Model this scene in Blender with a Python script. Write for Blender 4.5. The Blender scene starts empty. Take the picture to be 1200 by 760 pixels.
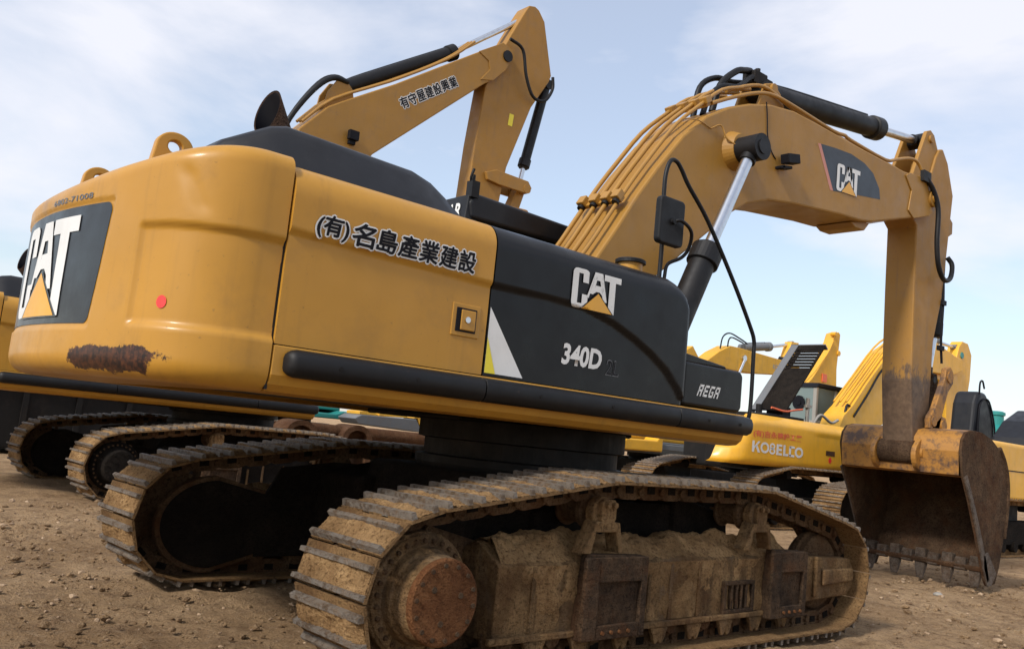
import bpy, bmesh, math, random
from mathutils import Vector, Matrix, noise
random.seed(7)
PI=math.pi
R_=math.radians
scn=bpy.context.scene
COL=scn.collection

# ------------------------------------------------------------------ camera
cd=bpy.data.cameras.new('camera'); cam=bpy.data.objects.new('camera',cd); COL.objects.link(cam)
th,pt,rl=R_(50.692),R_(7.02),R_(5.736)
F=Vector((math.cos(th)*math.cos(pt),math.sin(th)*math.cos(pt),math.sin(pt)))
Rt=Vector((math.sin(th),-math.cos(th),0)); D=F.cross(Rt)
c_,s_=math.cos(rl),math.sin(rl)
Rr=c_*Rt-s_*D; Dd=c_*D+s_*Rt
cam.matrix_world=Matrix(((Rr.x,-Dd.x,-F.x,-4.315),(Rr.y,-Dd.y,-F.y,-5.408),(Rr.z,-Dd.z,-F.z,1.271),(0,0,0,1)))
cd.sensor_width=36; cd.lens=36*1048.5/1200; cd.clip_start=0.1; cd.clip_end=2000
scn.camera=cam
# ------------------------------------------------------------------ world
SUN_EL,SUN_AZ=R_(38),R_(190)      # azimuth: angle of the direction TO the sun, from +X
w=bpy.data.worlds.new('World'); scn.world=w; w.use_nodes=True
nt=w.node_tree; nt.nodes.clear(); N=nt.nodes.new; L=nt.links.new
out=N('ShaderNodeOutputWorld'); bg=N('ShaderNodeBackground'); L(bg.outputs[0],out.inputs[0]); bg.inputs[1].default_value=0.15
sky=N('ShaderNodeTexSky'); sky.sky_type='NISHITA'; sky.sun_disc=False
sky.sun_elevation=SUN_EL; sky.sun_rotation=PI/2-SUN_AZ; sky.air_density=1.2; sky.dust_density=.8; sky.ozone_density=2.5
tc=N('ShaderNodeTexCoord'); mp=N('ShaderNodeMapping'); mp.inputs['Scale'].default_value=(1.0,1.0,2.6); mp.inputs['Location'].default_value=(3.1,1.7,0.35)
L(tc.outputs['Generated'],mp.inputs[0])
n1=N('ShaderNodeTexNoise'); n1.inputs['Scale'].default_value=2.3; n1.inputs['Detail'].default_value=8; n1.inputs['Roughness'].default_value=.52; n1.inputs['Distortion'].default_value=.25
L(mp.outputs[0],n1.inputs['Vector'])
cr=N('ShaderNodeValToRGB'); cr.color_ramp.elements[0].position=.44; cr.color_ramp.elements[1].position=.63
cr.color_ramp.elements[0].color=(.36,.36,.36,1); cr.color_ramp.elements[1].color=(.93,.93,.93,1)
L(n1.outputs['Fac'],cr.inputs[0])
mx=N('ShaderNodeMix'); mx.data_type='RGBA'; L(cr.outputs[0],mx.inputs[0]); L(sky.outputs[0],mx.inputs[6]); mx.inputs[7].default_value=(5.45,5.5,5.95,1)
L(mx.outputs[2],bg.inputs[0])
# ------------------------------------------------------------------ sun
sd=bpy.data.lights.new('sun','SUN'); sd.energy=3.0; sd.angle=R_(8); sd.color=(1,.94,.86)
so=bpy.data.objects.new('sun',sd); COL.objects.link(so)
so.rotation_euler=Vector((math.cos(SUN_EL)*math.cos(SUN_AZ),math.cos(SUN_EL)*math.sin(SUN_AZ),math.sin(SUN_EL))).to_track_quat('Z','Y').to_euler()
vs=scn.view_settings; vs.view_transform='Standard'; vs.look='None'; vs.gamma=1; vs.use_curve_mapping=False; vs.exposure=0.22
scn.render.resolution_x=1024; scn.render.resolution_y=648

# ------------------------------------------------------------------ materials
def newmat(name):
    m=bpy.data.materials.new(name); m.use_nodes=True; nt=m.node_tree; b=nt.nodes['Principled BSDF']; return m,nt,b
def mixc(nt,fac,a,b):
    n=nt.nodes.new('ShaderNodeMix'); n.data_type='RGBA'
    for i,v in ((0,fac),(6,a),(7,b)):
        if hasattr(v,'is_linked'): nt.links.new(v,n.inputs[i])
        else: n.inputs[i].default_value=v if i==0 else (*v,1)
    return n.outputs[2]
def noi(nt,scale,detail=5,rough=.6,coord='Object',vscale=None,dist=0):
    tc=nt.nodes.new('ShaderNodeTexCoord'); n=nt.nodes.new('ShaderNodeTexNoise')
    n.inputs['Scale'].default_value=scale; n.inputs['Detail'].default_value=detail; n.inputs['Roughness'].default_value=rough; n.inputs['Distortion'].default_value=dist
    if vscale:
        m=nt.nodes.new('ShaderNodeMapping'); m.inputs['Scale'].default_value=vscale; nt.links.new(tc.outputs[coord],m.inputs[0]); nt.links.new(m.outputs[0],n.inputs['Vector'])
    else: nt.links.new(tc.outputs[coord],n.inputs['Vector'])
    return n.outputs['Fac']
def ramp(nt,fac,p0,p1,v0=0,v1=1):
    r=nt.nodes.new('ShaderNodeMapRange'); r.inputs[1].default_value=p0; r.inputs[2].default_value=p1; r.inputs[3].default_value=v0; r.inputs[4].default_value=v1
    nt.links.new(fac,r.inputs[0]); return r.outputs[0]
def math_(nt,op,a,b=None):
    n=nt.nodes.new('ShaderNodeMath'); n.operation=op
    for i,v in ((0,a),(1,b)):
        if v is None: continue
        if hasattr(v,'is_linked'): nt.links.new(v,n.inputs[i])
        else: n.inputs[i].default_value=v
    return n.outputs[0]
def bump(nt,b,h,strength,dist=.01):
    n=nt.nodes.new('ShaderNodeBump'); n.inputs['Strength'].default_value=strength; n.inputs['Distance'].default_value=dist
    nt.links.new(h,n.inputs['Height']); nt.links.new(n.outputs[0],b.inputs['Normal'])
def paint(name,col,rough=.38,dirt=(.20,.13,.07),dirt_amt=.35,streak=.3,chips=0.0,coat=.25,metallic=0,spec=.5):
    """painted steel: slight tone drift, vertical dust streaks, scuffs, orange-peel"""
    m,nt,b=newmat(name); col=Vector(col)
    base=mixc(nt,ramp(nt,noi(nt,1.3,3),.35,.7),tuple(col*.93),tuple(col*1.06))
    d=ramp(nt,noi(nt,3.2,8,.7),.52,.8,0,dirt_amt)
    base=mixc(nt,d,base,dirt)
    if streak:
        s=ramp(nt,noi(nt,2.2,6,.6,vscale=(6,6,.5)),.55,.8,0,streak)
        base=mixc(nt,s,base,tuple(Vector(dirt)*.8))
    sp=ramp(nt,noi(nt,38,3,.5),.70,.76,0,.35*dirt_amt/.35)
    base=mixc(nt,sp,base,(.07,.045,.03))
    # hairline scuffs
    sc=ramp(nt,noi(nt,5,4,.5,vscale=(2,2,26),dist=.3),.70,.72,0,.28*min(1,dirt_amt*3)); base=mixc(nt,sc,base,tuple(Vector(dirt)*.55+col*.45))
    if chips:
        c=ramp(nt,noi(nt,16,6,.7),.63,.68,0,chips); base=mixc(nt,c,base,(.10,.055,.035))
    nt.links.new(base,b.inputs['Base Color'])
    nt.links.new(ramp(nt,noi(nt,5,5),.3,.75,rough,min(1,rough+.25)),b.inputs['Roughness'])
    b.inputs['Specular IOR Level'].default_value=spec; b.inputs['Coat Weight'].default_value=coat; b.inputs['Coat Roughness'].default_value=.15; b.inputs['Metallic'].default_value=metallic
    bump(nt,b,noi(nt,9,4,.5),.12,.01)
    return m
CATY=(.475,.236,.029)
M={}
M['yellow']=paint('machine_yellow_paint',CATY,.34,dirt=(.17,.095,.035),dirt_amt=.34,streak=.26,coat=.15,spec=.35)
M['boom']=paint('boom_yellow_paint',(.34,.170,.022),.45,dirt_amt=.4,streak=.3,chips=.25,coat=.1)
M['stick']=paint('worn_stick_paint',(.34,.168,.024),.5,dirt_amt=.5,streak=.45,chips=.5,coat=.05)
M['kyel']=paint('bright_yellow_paint',(.78,.40,.018),.4,dirt_amt=.25,streak=.2,coat=.2)
M['kyel2']=paint('dusty_bright_yellow_paint',(.70,.37,.03),.5,dirt_amt=.45,streak=.35,coat=.0)
M['teal']=paint('teal_paint',(.012,.22,.20),.4,dirt_amt=.2,coat=.2)
M['black']=paint('black_panel_paint',(.0025,.0028,.004),.24,dirt=(.03,.026,.022),dirt_amt=.12,streak=.08,coat=.08,spec=.28)
M['hood']=paint('grey_black_hood_plastic',(.006,.0065,.009),.36,dirt=(.04,.037,.034),dirt_amt=.2,streak=.08,coat=.05,spec=.35)
M['rubber']=paint('black_rubber',(.006,.006,.007),.42,dirt=(.04,.033,.027),dirt_amt=.25,streak=.08,coat=0,spec=.32)
M['darksteel']=paint('dark_greasy_steel',(.010,.009,.0085),.55,dirt=(.06,.042,.03),dirt_amt=.35,streak=.2,coat=0,spec=.25)
M['decal']=paint('grey_decal_film',(.013,.015,.019),.28,dirt=(.08,.08,.08),dirt_amt=.15,streak=.12,coat=.25,spec=.4)
M['white']=paint('white_film',(.72,.72,.70),.4,dirt=(.4,.36,.3),dirt_amt=.25,streak=.15,coat=.1)
M['ink']=paint('black_ink',(.005,.005,.008),.5,dirt_amt=0,streak=0,coat=0,spec=.2)
M['greyout']=paint('grey_outline_film',(.10,.10,.105),.4,dirt_amt=0,streak=0)
M['tri']=paint('logo_yellow_film',(.72,.36,.03),.4,dirt_amt=.05,streak=0)
M['lemon']=paint('lemon_film',(.80,.66,.03),.4,dirt_amt=.05,streak=0)
M['red']=paint('red_film',(.85,.035,.03),.4,dirt_amt=0,streak=0)
M['redink']=paint('faded_red_ink',(.70,.13,.04),.5,dirt_amt=.1,streak=0)
M['pink']=paint('faded_pink_film',(.55,.22,.16),.5,dirt_amt=.1,streak=0)
M['greyplastic']=paint('grey_plastic',(.13,.135,.14),.5,dirt_amt=.3)
M['cabgrey']=paint('cab_grey_paint',(.30,.28,.245),.45,dirt_amt=.3)
M['tan_hose']=paint('yellow_pipe_paint',(.36,.180,.024),.4,dirt_amt=.35,streak=.1)
def m_chrome():
    m,nt,b=newmat('chromed_rod'); b.inputs['Metallic'].default_value=1
    nt.links.new(mixc(nt,ramp(nt,noi(nt,14,5),.5,.8,0,.5),(.62,.64,.67),(.35,.33,.30)),b.inputs['Base Color']); b.inputs['Roughness'].default_value=.28; return m
M['chrome']=m_chrome()
def m_glass(name,col,al=.35):
    m,nt,b=newmat(name); b.inputs['Base Color'].default_value=(*col,1); b.inputs['Roughness'].default_value=.06; b.inputs['Coat Weight'].default_value=.6
    b.inputs['Alpha'].default_value=al; return m
M['glass']=m_glass('dusty_window_glass',(.16,.21,.20),.93)
def m_mud(name,a,b_,wear=None,rust=0,streak=0):
    m,nt,b=newmat(name)
    c=mixc(nt,ramp(nt,noi(nt,7,8,.7),.3,.72),a,b_)
    c=mixc(nt,ramp(nt,noi(nt,48,6,.75),.50,.62,0,.75),c,tuple(Vector(a)*.38))
    c=mixc(nt,ramp(nt,noi(nt,80,4,.7),.62,.70,0,.35),c,tuple(Vector(b_)*1.3))
    c=mixc(nt,ramp(nt,noi(nt,1.7,5,.6,dist=.5),.44,.60,0,.55),c,tuple(Vector(a)*.42))
    if streak:
        c=mixc(nt,ramp(nt,noi(nt,2.0,7,.65,vscale=(3.2,3.2,.5),dist=.4),.50,.60,0,streak),c,(.030,.024,.020))
        c=mixc(nt,ramp(nt,noi(nt,1.6,8,.7,vscale=(2.6,2.6,.7),dist=.6),.53,.64,0,streak),c,(.27,.19,.12))
    if rust: c=mixc(nt,ramp(nt,noi(nt,3.3,7,.7),.48,.62,0,rust),c,(.13,.052,.020))
    if wear is not None: c=mixc(nt,ramp(nt,noi(nt,20,6,.7),.42,.55,0,wear),c,(.33,.30,.26))
    nt.links.new(c,b.inputs['Base Color']); b.inputs['Roughness'].default_value=.9 if wear is None else .55; b.inputs['Specular IOR Level'].default_value=.12 if wear is None else .4
    if wear is not None: b.inputs['Metallic'].default_value=.25
    h=math_(nt,'ADD',noi(nt,26,8,.75),math_(nt,'MULTIPLY',noi(nt,90,4,.6),.5))
    bump(nt,b,h,1.0,.05); return m
M['mud']=m_mud('dried_mud',(.30,.165,.070),(.64,.41,.195))
M['shoe']=m_mud('muddy_track_steel',(.23,.13,.058),(.50,.31,.140),rust=.35)
M['grouser']=m_mud('worn_grouser_steel',(.14,.095,.060),(.32,.215,.13),wear=.6)
M['link']=m_mud('rusty_link_steel',(.12,.070,.038),(.30,.185,.10),rust=.5)
M['tframe']=m_mud('muddy_track_frame',(.22,.125,.055),(.54,.34,.160),rust=.35,streak=.45)
M['bracket']=m_mud('rusty_bracket_steel',(.050,.033,.023),(.18,.11,.062),rust=.5,streak=.3)
M['hub']=m_mud('rusty_hub_cover',(.20,.075,.030),(.38,.18,.075),rust=.4)
M['darkmud_shade']=m_mud('oily_mud_and_shade',(.014,.011,.009),(.036,.027,.020))  # dark mud; also stands in for shade on B and inside the tracks
M['bucketin']=m_mud('scraped_bucket_steel',(.070,.040,.025),(.20,.125,.072),rust=.45)
M['tooth']=m_mud('bare_tooth_steel',(.07,.045,.03),(.17,.11,.07),wear=.2)
M['rust']=m_mud('rusty_steel',(.10,.045,.022),(.20,.11,.06),rust=.4)
M['exhaust']=m_mud('burnt_exhaust_steel',(.030,.020,.016),(.085,.050,.034),rust=.3)
def m_stickA():
    m=paint('worn_long_stick_paint',(.33,.163,.024),.5,dirt_amt=.5,streak=.5,chips=.6,coat=.05); nt=m.node_tree; b=nt.nodes['Principled BSDF']; src=b.inputs['Base Color'].links[0].from_socket
    tc=nt.nodes.new('ShaderNodeTexCoord'); sx=nt.nodes.new('ShaderNodeSeparateXYZ'); nt.links.new(tc.outputs['Object'],sx.inputs[0])
    f=ramp(nt,sx.outputs[2],2.75,2.25); n=noi(nt,9,8,.75,vscale=(1,1,.45)); f=ramp(nt,math_(nt,'ADD',f,math_(nt,'MULTIPLY',math_(nt,'ADD',n,-.5),2.0)),.40,.62,0,.9)
    nt.links.new(mixc(nt,f,src,mixc(nt,ramp(nt,noi(nt,14,6,.7),.35,.7),(.050,.032,.024),(.13,.085,.055))),b.inputs['Base Color']); return m
M['stickA']=m_stickA()
def m_bucket():
    m,nt,b=newmat('worn_bucket_paint')
    c=mixc(nt,ramp(nt,noi(nt,2.5,8,.7),.50,.60),(.36,.165,.028),(.10,.055,.032))
    c=mixc(nt,ramp(nt,noi(nt,11,8,.75),.5,.62,0,.7),c,(.075,.042,.026))
    nt.links.new(c,b.inputs['Base Color']); b.inputs['Roughness'].default_value=.6; bump(nt,b,noi(nt,22,7,.7),.4,.01); return m
M['bucketpaint']=m_bucket()
def m_cw():
    """counterweight: same paint, with one rusty scrape low at the rear and stick lettering dust"""
    m=paint('counterweight_paint',CATY,.34,dirt=(.17,.095,.035),dirt_amt=.32,streak=.26,coat=.15,spec=.35); nt=m.node_tree; b=nt.nodes['Principled BSDF']
    src=b.inputs['Base Color'].links[0].from_socket
    tc=nt.nodes.new('ShaderNodeTexCoord'); sx=nt.nodes.new('ShaderNodeSeparateXYZ'); nt.links.new(tc.outputs['Object'],sx.inputs[0])
    n=noi(nt,9,8,.75); n2=noi(nt,3,4)
    # |y+1.0| < .36 , z in 1.38..1.47 , fuzzy edges
    ay=math_(nt,'ABSOLUTE',math_(nt,'ADD',sx.outputs[1],1.0)); az=math_(nt,'ABSOLUTE',math_(nt,'ADD',sx.outputs[2],-1.437))
    fy=ramp(nt,ay,.40,.22); fz=ramp(nt,az,.085,.03)
    f=math_(nt,'MULTIPLY',fy,fz); f=math_(nt,'ADD',f,math_(nt,'MULTIPLY',math_(nt,'ADD',n,-.5),2.2)); f=ramp(nt,f,.48,.58)
    neg=math_(nt,'LESS_THAN',sx.outputs[0],-2.6); f=math_(nt,'MULTIPLY',f,neg)
    fzz=ramp(nt,az,.10,.07); f=math_(nt,'MULTIPLY',f,fzz); f=math_(nt,'MULTIPLY',f,math_(nt,'GREATER_THAN',ramp(nt,math_(nt,'ADD',ay,math_(nt,'MULTIPLY',math_(nt,'ADD',n2,-.5),.5)),.46,.30),.3))
    col=mixc(nt,f,src,mixc(nt,ramp(nt,noi(nt,28,7,.75),.42,.62),(.016,.009,.008),(.10,.035,.016))); nt.links.new(col,b.inputs['Base Color'])
    return m
M['cw']=m_cw()
def m_ground():
    m,nt,b=newmat('dry_churned_soil')
    c=mixc(nt,ramp(nt,noi(nt,.55,8,.6),.35,.68),(.36,.225,.115),(.64,.435,.25))
    c=mixc(nt,ramp(nt,noi(nt,4.5,8,.7),.45,.65,0,.7),c,(.20,.120,.066))
    c=mixc(nt,ramp(nt,noi(nt,26,6,.75),.5,.72,0,.65),c,(.60,.44,.29))
    c=mixc(nt,ramp(nt,noi(nt,70,4,.6),.56,.68,0,.7),c,(.10,.062,.037))
    nt.links.new(c,b.inputs['Base Color']); b.inputs['Roughness'].default_value=.95; b.inputs['Specular IOR Level'].default_value=.08
    h=math_(nt,'ADD',noi(nt,14,9,.75),math_(nt,'MULTIPLY',noi(nt,60,5,.7),.5)); bump(nt,b,h,1.0,.09); return m
M['ground']=m_ground()
def m_stone():
    m,nt,b=newmat('pebbles')
    c=mixc(nt,ramp(nt,noi(nt,9,3),.35,.7),(.20,.13,.075),(.46,.33,.21)); nt.links.new(c,b.inputs['Base Color']); b.inputs['Roughness'].default_value=.9; return m
M['stone']=m_stone()

# ------------------------------------------------------------------ mesh helpers
class MB:
    def __init__(s): s.v=[]; s.f=[]; s.sm=[]; s.mi=[]
    def add(s,vs,fs,smooth=False,mi=0,X=None):
        o=len(s.v); s.v+=[tuple(X@Vector(v)) if X else tuple(v) for v in vs]
        for f in fs: s.f.append(tuple(i+o for i in f)); s.sm.append(smooth); s.mi.append(mi)
        return s
    def box(s,x0,x1,y0,y1,z0,z1,mi=0,X=None,ch=0):
        if ch:
            return s.prism([(x0+ch,z0),(x1-ch,z0),(x1,z0+ch),(x1,z1-ch),(x1-ch,z1),(x0+ch,z1),(x0,z1-ch),(x0,z0+ch)],y0,y1,mi=mi,X=X)
        v=[(x,y,z) for x in(x0,x1) for y in(y0,y1) for z in(z0,z1)]
        return s.add(v,[(0,1,3,2),(4,6,7,5),(0,4,5,1),(2,3,7,6),(0,2,6,4),(1,5,7,3)],mi=mi,X=X)
    def prism(s,poly,y0,y1,mi=0,X=None,smooth=False):
        a=sum(poly[i][0]*poly[(i+1)%len(poly)][1]-poly[(i+1)%len(poly)][0]*poly[i][1] for i in range(len(poly)))
        if a<0: poly=poly[::-1]
        if y1<y0: y0,y1=y1,y0
        n=len(poly); v=[(x,y0,z) for x,z in poly]+[(x,y1,z) for x,z in poly]
        f=[tuple(range(n)),tuple(range(2*n-1,n-1,-1))]+[(i,i+n,(i+1)%n+n,(i+1)%n) for i in range(n)]
        return s.add(v,f,mi=mi,X=X,smooth=smooth)
    def cyl(s,p0,p1,r0,r1=None,n=20,mi=0,X=None,caps=True):
        r1=r0 if r1 is None else r1; p0=Vector(p0); p1=Vector(p1); d=(p1-p0).normalized()
        a=d.orthogonal().normalized(); b=d.cross(a)
        v=[]; 
        for p,r in((p0,r0),(p1,r1)):
            for i in range(n):
                t=2*PI*i/n; v.append(p+a*(r*math.cos(t))+b*(r*math.sin(t)))
        s.add(v,[(i,(i+1)%n,(i+1)%n+n,i+n) for i in range(n)],smooth=True,mi=mi,X=X)
        if caps: s.add(v,[tuple(range(n-1,-1,-1)),tuple(range(n,2*n))],mi=mi,X=X)
        return s
    def lathe(s,p,ax,prof,n=32,mi=0,X=None):
        """prof: list of (distance along ax, radius)"""
        p=Vector(p); d=Vector(ax).normalized(); a=d.orthogonal().normalized(); b=d.cross(a); v=[]
        for h,r in prof:
            for i in range(n):
                t=2*PI*i/n; v.append(p+d*h+a*(r*math.cos(t))+b*(r*math.sin(t)))
        f=[]
        for k in range(len(prof)-1):
            f+=[(k*n+i,k*n+(i+1)%n,(k+1)*n+(i+1)%n,(k+1)*n+i) for i in range(n)]
        s.add(v,f,mi=mi,X=X)
        s.add(v,[tuple(range(n-1,-1,-1)),tuple(range((len(prof)-1)*n,len(prof)*n))],mi=mi,X=X)
        return s
    def tube(s,pts,r,n=10,mi=0,X=None,sub=5):
        pts=[Vector(p) for p in pts]
        if sub>1 and len(pts)>2:
            q=[]
            P=[pts[0]*2-pts[1]]+pts+[pts[-1]*2-pts[-2]]
            for i in range(1,len(P)-2):
                for k in range(sub):
                    t=k/sub; p0,p1,p2,p3=P[i-1:i+3]
                    q.append(.5*((2*p1)+(p2-p0)*t+(2*p0-5*p1+4*p2-p3)*t*t+(3*p1-p0-3*p2+p3)*t**3))
            q.append(pts[-1]); pts=q
        v=[]; up=None
        for i,p in enumerate(pts):
            d=(pts[min(i+1,len(pts)-1)]-pts[max(i-1,0)]).normalized()
            if up is None: up=d.orthogonal().normalized()
            up=(up-d*up.dot(d)).normalized(); b=d.cross(up)
            for k in range(n):
                t=2*PI*k/n; v.append(p+up*(r*math.cos(t))+b*(r*math.sin(t)))
        m=len(pts)
        s.add(v,[(i*n+k,i*n+(k+1)%n,(i+1)*n+(k+1)%n,(i+1)*n+k) for i in range(m-1) for k in range(n)],smooth=True,mi=mi,X=X)
        s.add(v,[tuple(range(n-1,-1,-1)),tuple(range((m-1)*n,m*n))],mi=mi,X=X)
        return s
    def grid(s,pts,nu,nv,mi=0,smooth=True,X=None,flip=False):
        f=[(i*nv+j,(i+1)*nv+j,(i+1)*nv+j+1,i*nv+j+1) for i in range(nu-1) for j in range(nv-1)]
        if flip: f=[t[::-1] for t in f]
        return s.add(pts,f,smooth=smooth,mi=mi,X=X)
    def build(s,name,mats,parent=None,bevel=0,seg=2,loc=None):
        me=bpy.data.meshes.new(name); me.from_pydata(s.v,[],s.f)
        if not isinstance(mats,(list,tuple)): mats=[mats]
        for m in mats: me.materials.append(M[m] if isinstance(m,str) else m)
        me.polygons.foreach_set('use_smooth',s.sm); me.polygons.foreach_set('material_index',s.mi); me.update()
        o=bpy.data.objects.new(name,me); COL.objects.link(o)
        if parent: o.parent=parent
        if loc: o.location=loc
        if bevel:
            b=o.modifiers.new('bevel','BEVEL'); b.width=bevel; b.segments=seg; b.limit_method='ANGLE'; b.angle_limit=R_(35); b.harden_normals=False
        return o
def tag(o,label=None,cat=None,group=None,kind=None):
    if label:o['label']=label
    if cat:o['category']=cat
    if group:o['group']=group
    if kind:o['kind']=kind
    return o
def empty(name,loc=(0,0,0),rz=0):
    o=bpy.data.objects.new(name,None); COL.objects.link(o); o.location=loc; o.rotation_euler=(0,0,rz); o.empty_display_size=.3; return o
kids={}
def copy_tree(o,parent=None,skip=()):
    c=o.copy(); COL.objects.link(c)
    if parent is not None: c.parent=parent; c.matrix_parent_inverse=o.matrix_parent_inverse.copy()
    for ch in [x for x in list(bpy.data.objects) if x.parent is o and x not in skip]: copy_tree(ch,c,skip)
    return c

# ------------------------------------------------------------------ decals: flat polygons mapped on a surface
def polys_to_mesh(name,polys,mapf,mat,parent,cuts=0,label=None,edge=.0):
    """polys: list of 2D outlines (u,v); mapf(u,v)->xyz. One mesh."""
    bm=bmesh.new()
    for poly in polys:
        vs=[bm.verts.new((u,v,0)) for u,v in poly]
        try: bm.faces.new(vs)
        except ValueError: pass
    bmesh.ops.triangulate(bm,faces=bm.faces[:])
    return _finish(name,bm,mapf,mat,parent,cuts)
def _finish(name,bm,mapf,mat,parent,cuts):
    for _ in range(cuts):
        long=[e for e in bm.edges if e.calc_length()>(.016 if cuts>6 else .035)]
        if not long: break
        bmesh.ops.subdivide_edges(bm,edges=long,cuts=1)
        bmesh.ops.triangulate(bm,faces=bm.faces[:])
    for v in bm.verts: v.co=Vector(mapf(v.co.x,v.co.y))
    me=bpy.data.meshes.new(name); bm.to_mesh(me); bm.free(); me.materials.append(M[mat])
    o=bpy.data.objects.new(name,me); COL.objects.link(o); o.parent=parent
    return o
def text_mesh(name,body,mapf,mat,parent,size=1,bold=0,shear=0,width=1,height=1,spacing=1,fit=None,cuts=0,grow=0):
    """text laid out in (u,v), mapped on a surface; fit=(u0,u1,v0,v1) scales the lettering to that box"""
    cu=bpy.data.curves.new(name,'FONT'); cu.body=body; cu.size=1; cu.offset=bold; cu.shear=shear; cu.space_character=spacing; cu.resolution_u=3; cu.fill_mode='FRONT'
    to=bpy.data.objects.new('tmp',cu); COL.objects.link(to)
    dg=bpy.context.evaluated_depsgraph_get(); me=bpy.data.meshes.new_from_object(to.evaluated_get(dg)); bpy.data.objects.remove(to); bpy.data.curves.remove(cu)
    bm=bmesh.new(); bm.from_mesh(me); bpy.data.meshes.remove(me)
    xs=[v.co.x for v in bm.verts]; ys=[v.co.y for v in bm.verts]
    if not xs: return None
    x0,x1,y0,y1=min(xs),max(xs),min(ys),max(ys); u0,u1,v0,v1=fit
    for v in bm.verts: v.co=Vector((u0+(v.co.x-x0)/(x1-x0)*(u1-u0),v0+(v.co.y-y0)/(y1-y0)*(v1-v0),0))
    if grow:
        # thicken the strokes: the glyph repeated a few millimetres round about, each copy a hair above the last
        V0=[v.co.copy() for v in bm.verts]; F0=[[v.index for v in f.verts] for f in bm.faces]; lay={}
        for k in range(8):
            a=k*PI/4; vs=[bm.verts.new((c.x+grow*math.cos(a),c.y+grow*math.sin(a),(k+1)*.00012)) for c in V0]
            for f in F0:
                try: bm.faces.new([vs[i] for i in f])
                except ValueError: pass
    for _ in range(0): pass
    Z={v:v.co.z for v in bm.verts}
    for v in bm.verts: p=Vector(mapf(v.co.x,v.co.y)); v.co=p-Vector((0,1,0))*v.co.z
    me=bpy.data.meshes.new(name); bm.to_mesh(me); bm.free(); me.materials.append(M[mat])
    o=bpy.data.objects.new(name,me); COL.objects.link(o); o.parent=parent
    return o
# heavy condensed letter outlines on a 0..1 x 0..1 field, made of convex pieces
def logo_letters():
    C=[]
    def ring(u0,u1,t,tv):    # C: left bar with top and bottom hooks, rounded corners
        r=.07
        C.append([(u0,.12),(u0+.01,.06),(u0+.04,.015),(u0+.08,0),(u0+t,0),(u0+t,1),(u0+.08,1),(u0+.04,.985),(u0+.01,.94),(u0,.88)])
        C.append([(u0+t,0),(u1-.07,0),(u1-.03,.02),(u1,.08),(u1,.12),(u1-t,.12),(u0+t,.12)])
        C.append([(u0+t,.88),(u1-t,.88),(u1,.88),(u1,.94),(u1-.03,.985),(u1-.07,1),(u0+t,1)])
        C.append([(u1-t,.66),(u1,.66),(u1,.88),(u1-t,.88)])
        C.append([(u1-t,.12),(u1,.12),(u1,.36),(u1-t,.36)])
    ring(0,.32,.115,.14)
    A=[[(.30,.30),(.34,.30),(.475,1),(.44,1)],
       [(.36,.42),(.43,.42),(.515,1),(.44,1)],
       [(.44,1),(.60,1),(.59,.80),(.47,.80)],
       [(.52,1),(.60,1),(.72,.28),(.64,.28)],
       [(.575,.80),(.60,.98),(.66,.62),(.61,.45)],
       [(.42,.42),(.47,.66),(.585,.66),(.62,.42),(.56,.50),(.49,.50)]]
    T=[[(.64,.84),(1.0,.84),(1.0,1),(.64,1)],[(.755,0),(.885,0),(.885,.84),(.755,.84)]]
    tri=[[(.22,0),(.53,.46),(.84,0)]]
    return C+A+T,tri
def logo(parent,mapf,u0,u1,v0,v1,cuts=0,shear=0,keep=None):
    pl,tr=logo_letters()
    f=lambda P:[[(u0+(u+shear*v)*(u1-u0),v0+v*(v1-v0)) for u,v in p] for p in P]
    polys_to_mesh('logo_letters',f(pl),lambda u,v:mapf(u,v,.004),'white',parent,cuts)
    tt=f([[(.18,-.015),(.53,.495),(.88,-.015)]]); polys_to_mesh('logo_keyline',tt,lambda u,v:mapf(u,v,.0055),keep or 'black',parent,cuts)
    polys_to_mesh('logo_triangle',f(tr),lambda u,v:mapf(u,v,.007),'tri',parent,cuts)

# ================================================================== the ground
def make_ground():
    def axis(c,inner,step,n):
        a=[c-inner+step*i for i in range(int(2*inner/step)+1)]
        d=step; lo=a[0]; hi=a[-1]; left=[]; right=[]
        while hi-c<900: d*=1.22; lo-=d; hi+=d; left.append(lo); right.append(hi)
        return left[::-1]+a+right
    X=axis(1.2,7.2,.045,0); Y=axis(-.2,6.2,.045,0)
    pts=[]
    for x in X:
        for y in Y:
            far=max(abs(x),abs(y))
            k=1 if far<14 else 0
            z=0
            if k:
                z=.034*noise.fractal(Vector((x*.9,y*.9,0)),1,2,3)+.030*noise.fractal(Vector((x*3.6,y*3.6,3)),.7,2,5)*(.6+.8*abs(noise.noise(Vector((x*.6,y*.6,9)))))
                # old grouser ruts running past the machine
                rut=math.exp(-((y+2.75-.1*math.sin(x))/.42)**2)+math.exp(-((y-3.4+.15*math.sin(x*.7))/.4)**2)
                z+=rut*(-.035+.018*math.sin(x*2*PI/.21+1.5*math.sin(x*1.7)))+.03*(math.exp(-((y+3.35)/.12)**2)+math.exp(-((y+2.15)/.14)**2)+math.exp(-((y-2.75)/.13)**2)+math.exp(-((y-4.0)/.13)**2))*(.6+noise.noise(Vector((x*2.5,y,0))))+.035*(math.exp(-((y+1.98)/.10)**2)+math.exp(-((y-1.02)/.10)**2))*(.7+noise.noise(Vector((x*4,y*2,2))))*(1 if -2.3<x<2.4 else 0)
                z*=min(1,max(0,(14-far)/4))
            pts.append((x,y,z-.012))
    g=MB(); g.grid(pts,len(X),len(Y),flip=False)
    o=g.build('ground','ground'); tag(o,'brown churned dirt of the machine yard','ground',kind='structure')
    return o
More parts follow.
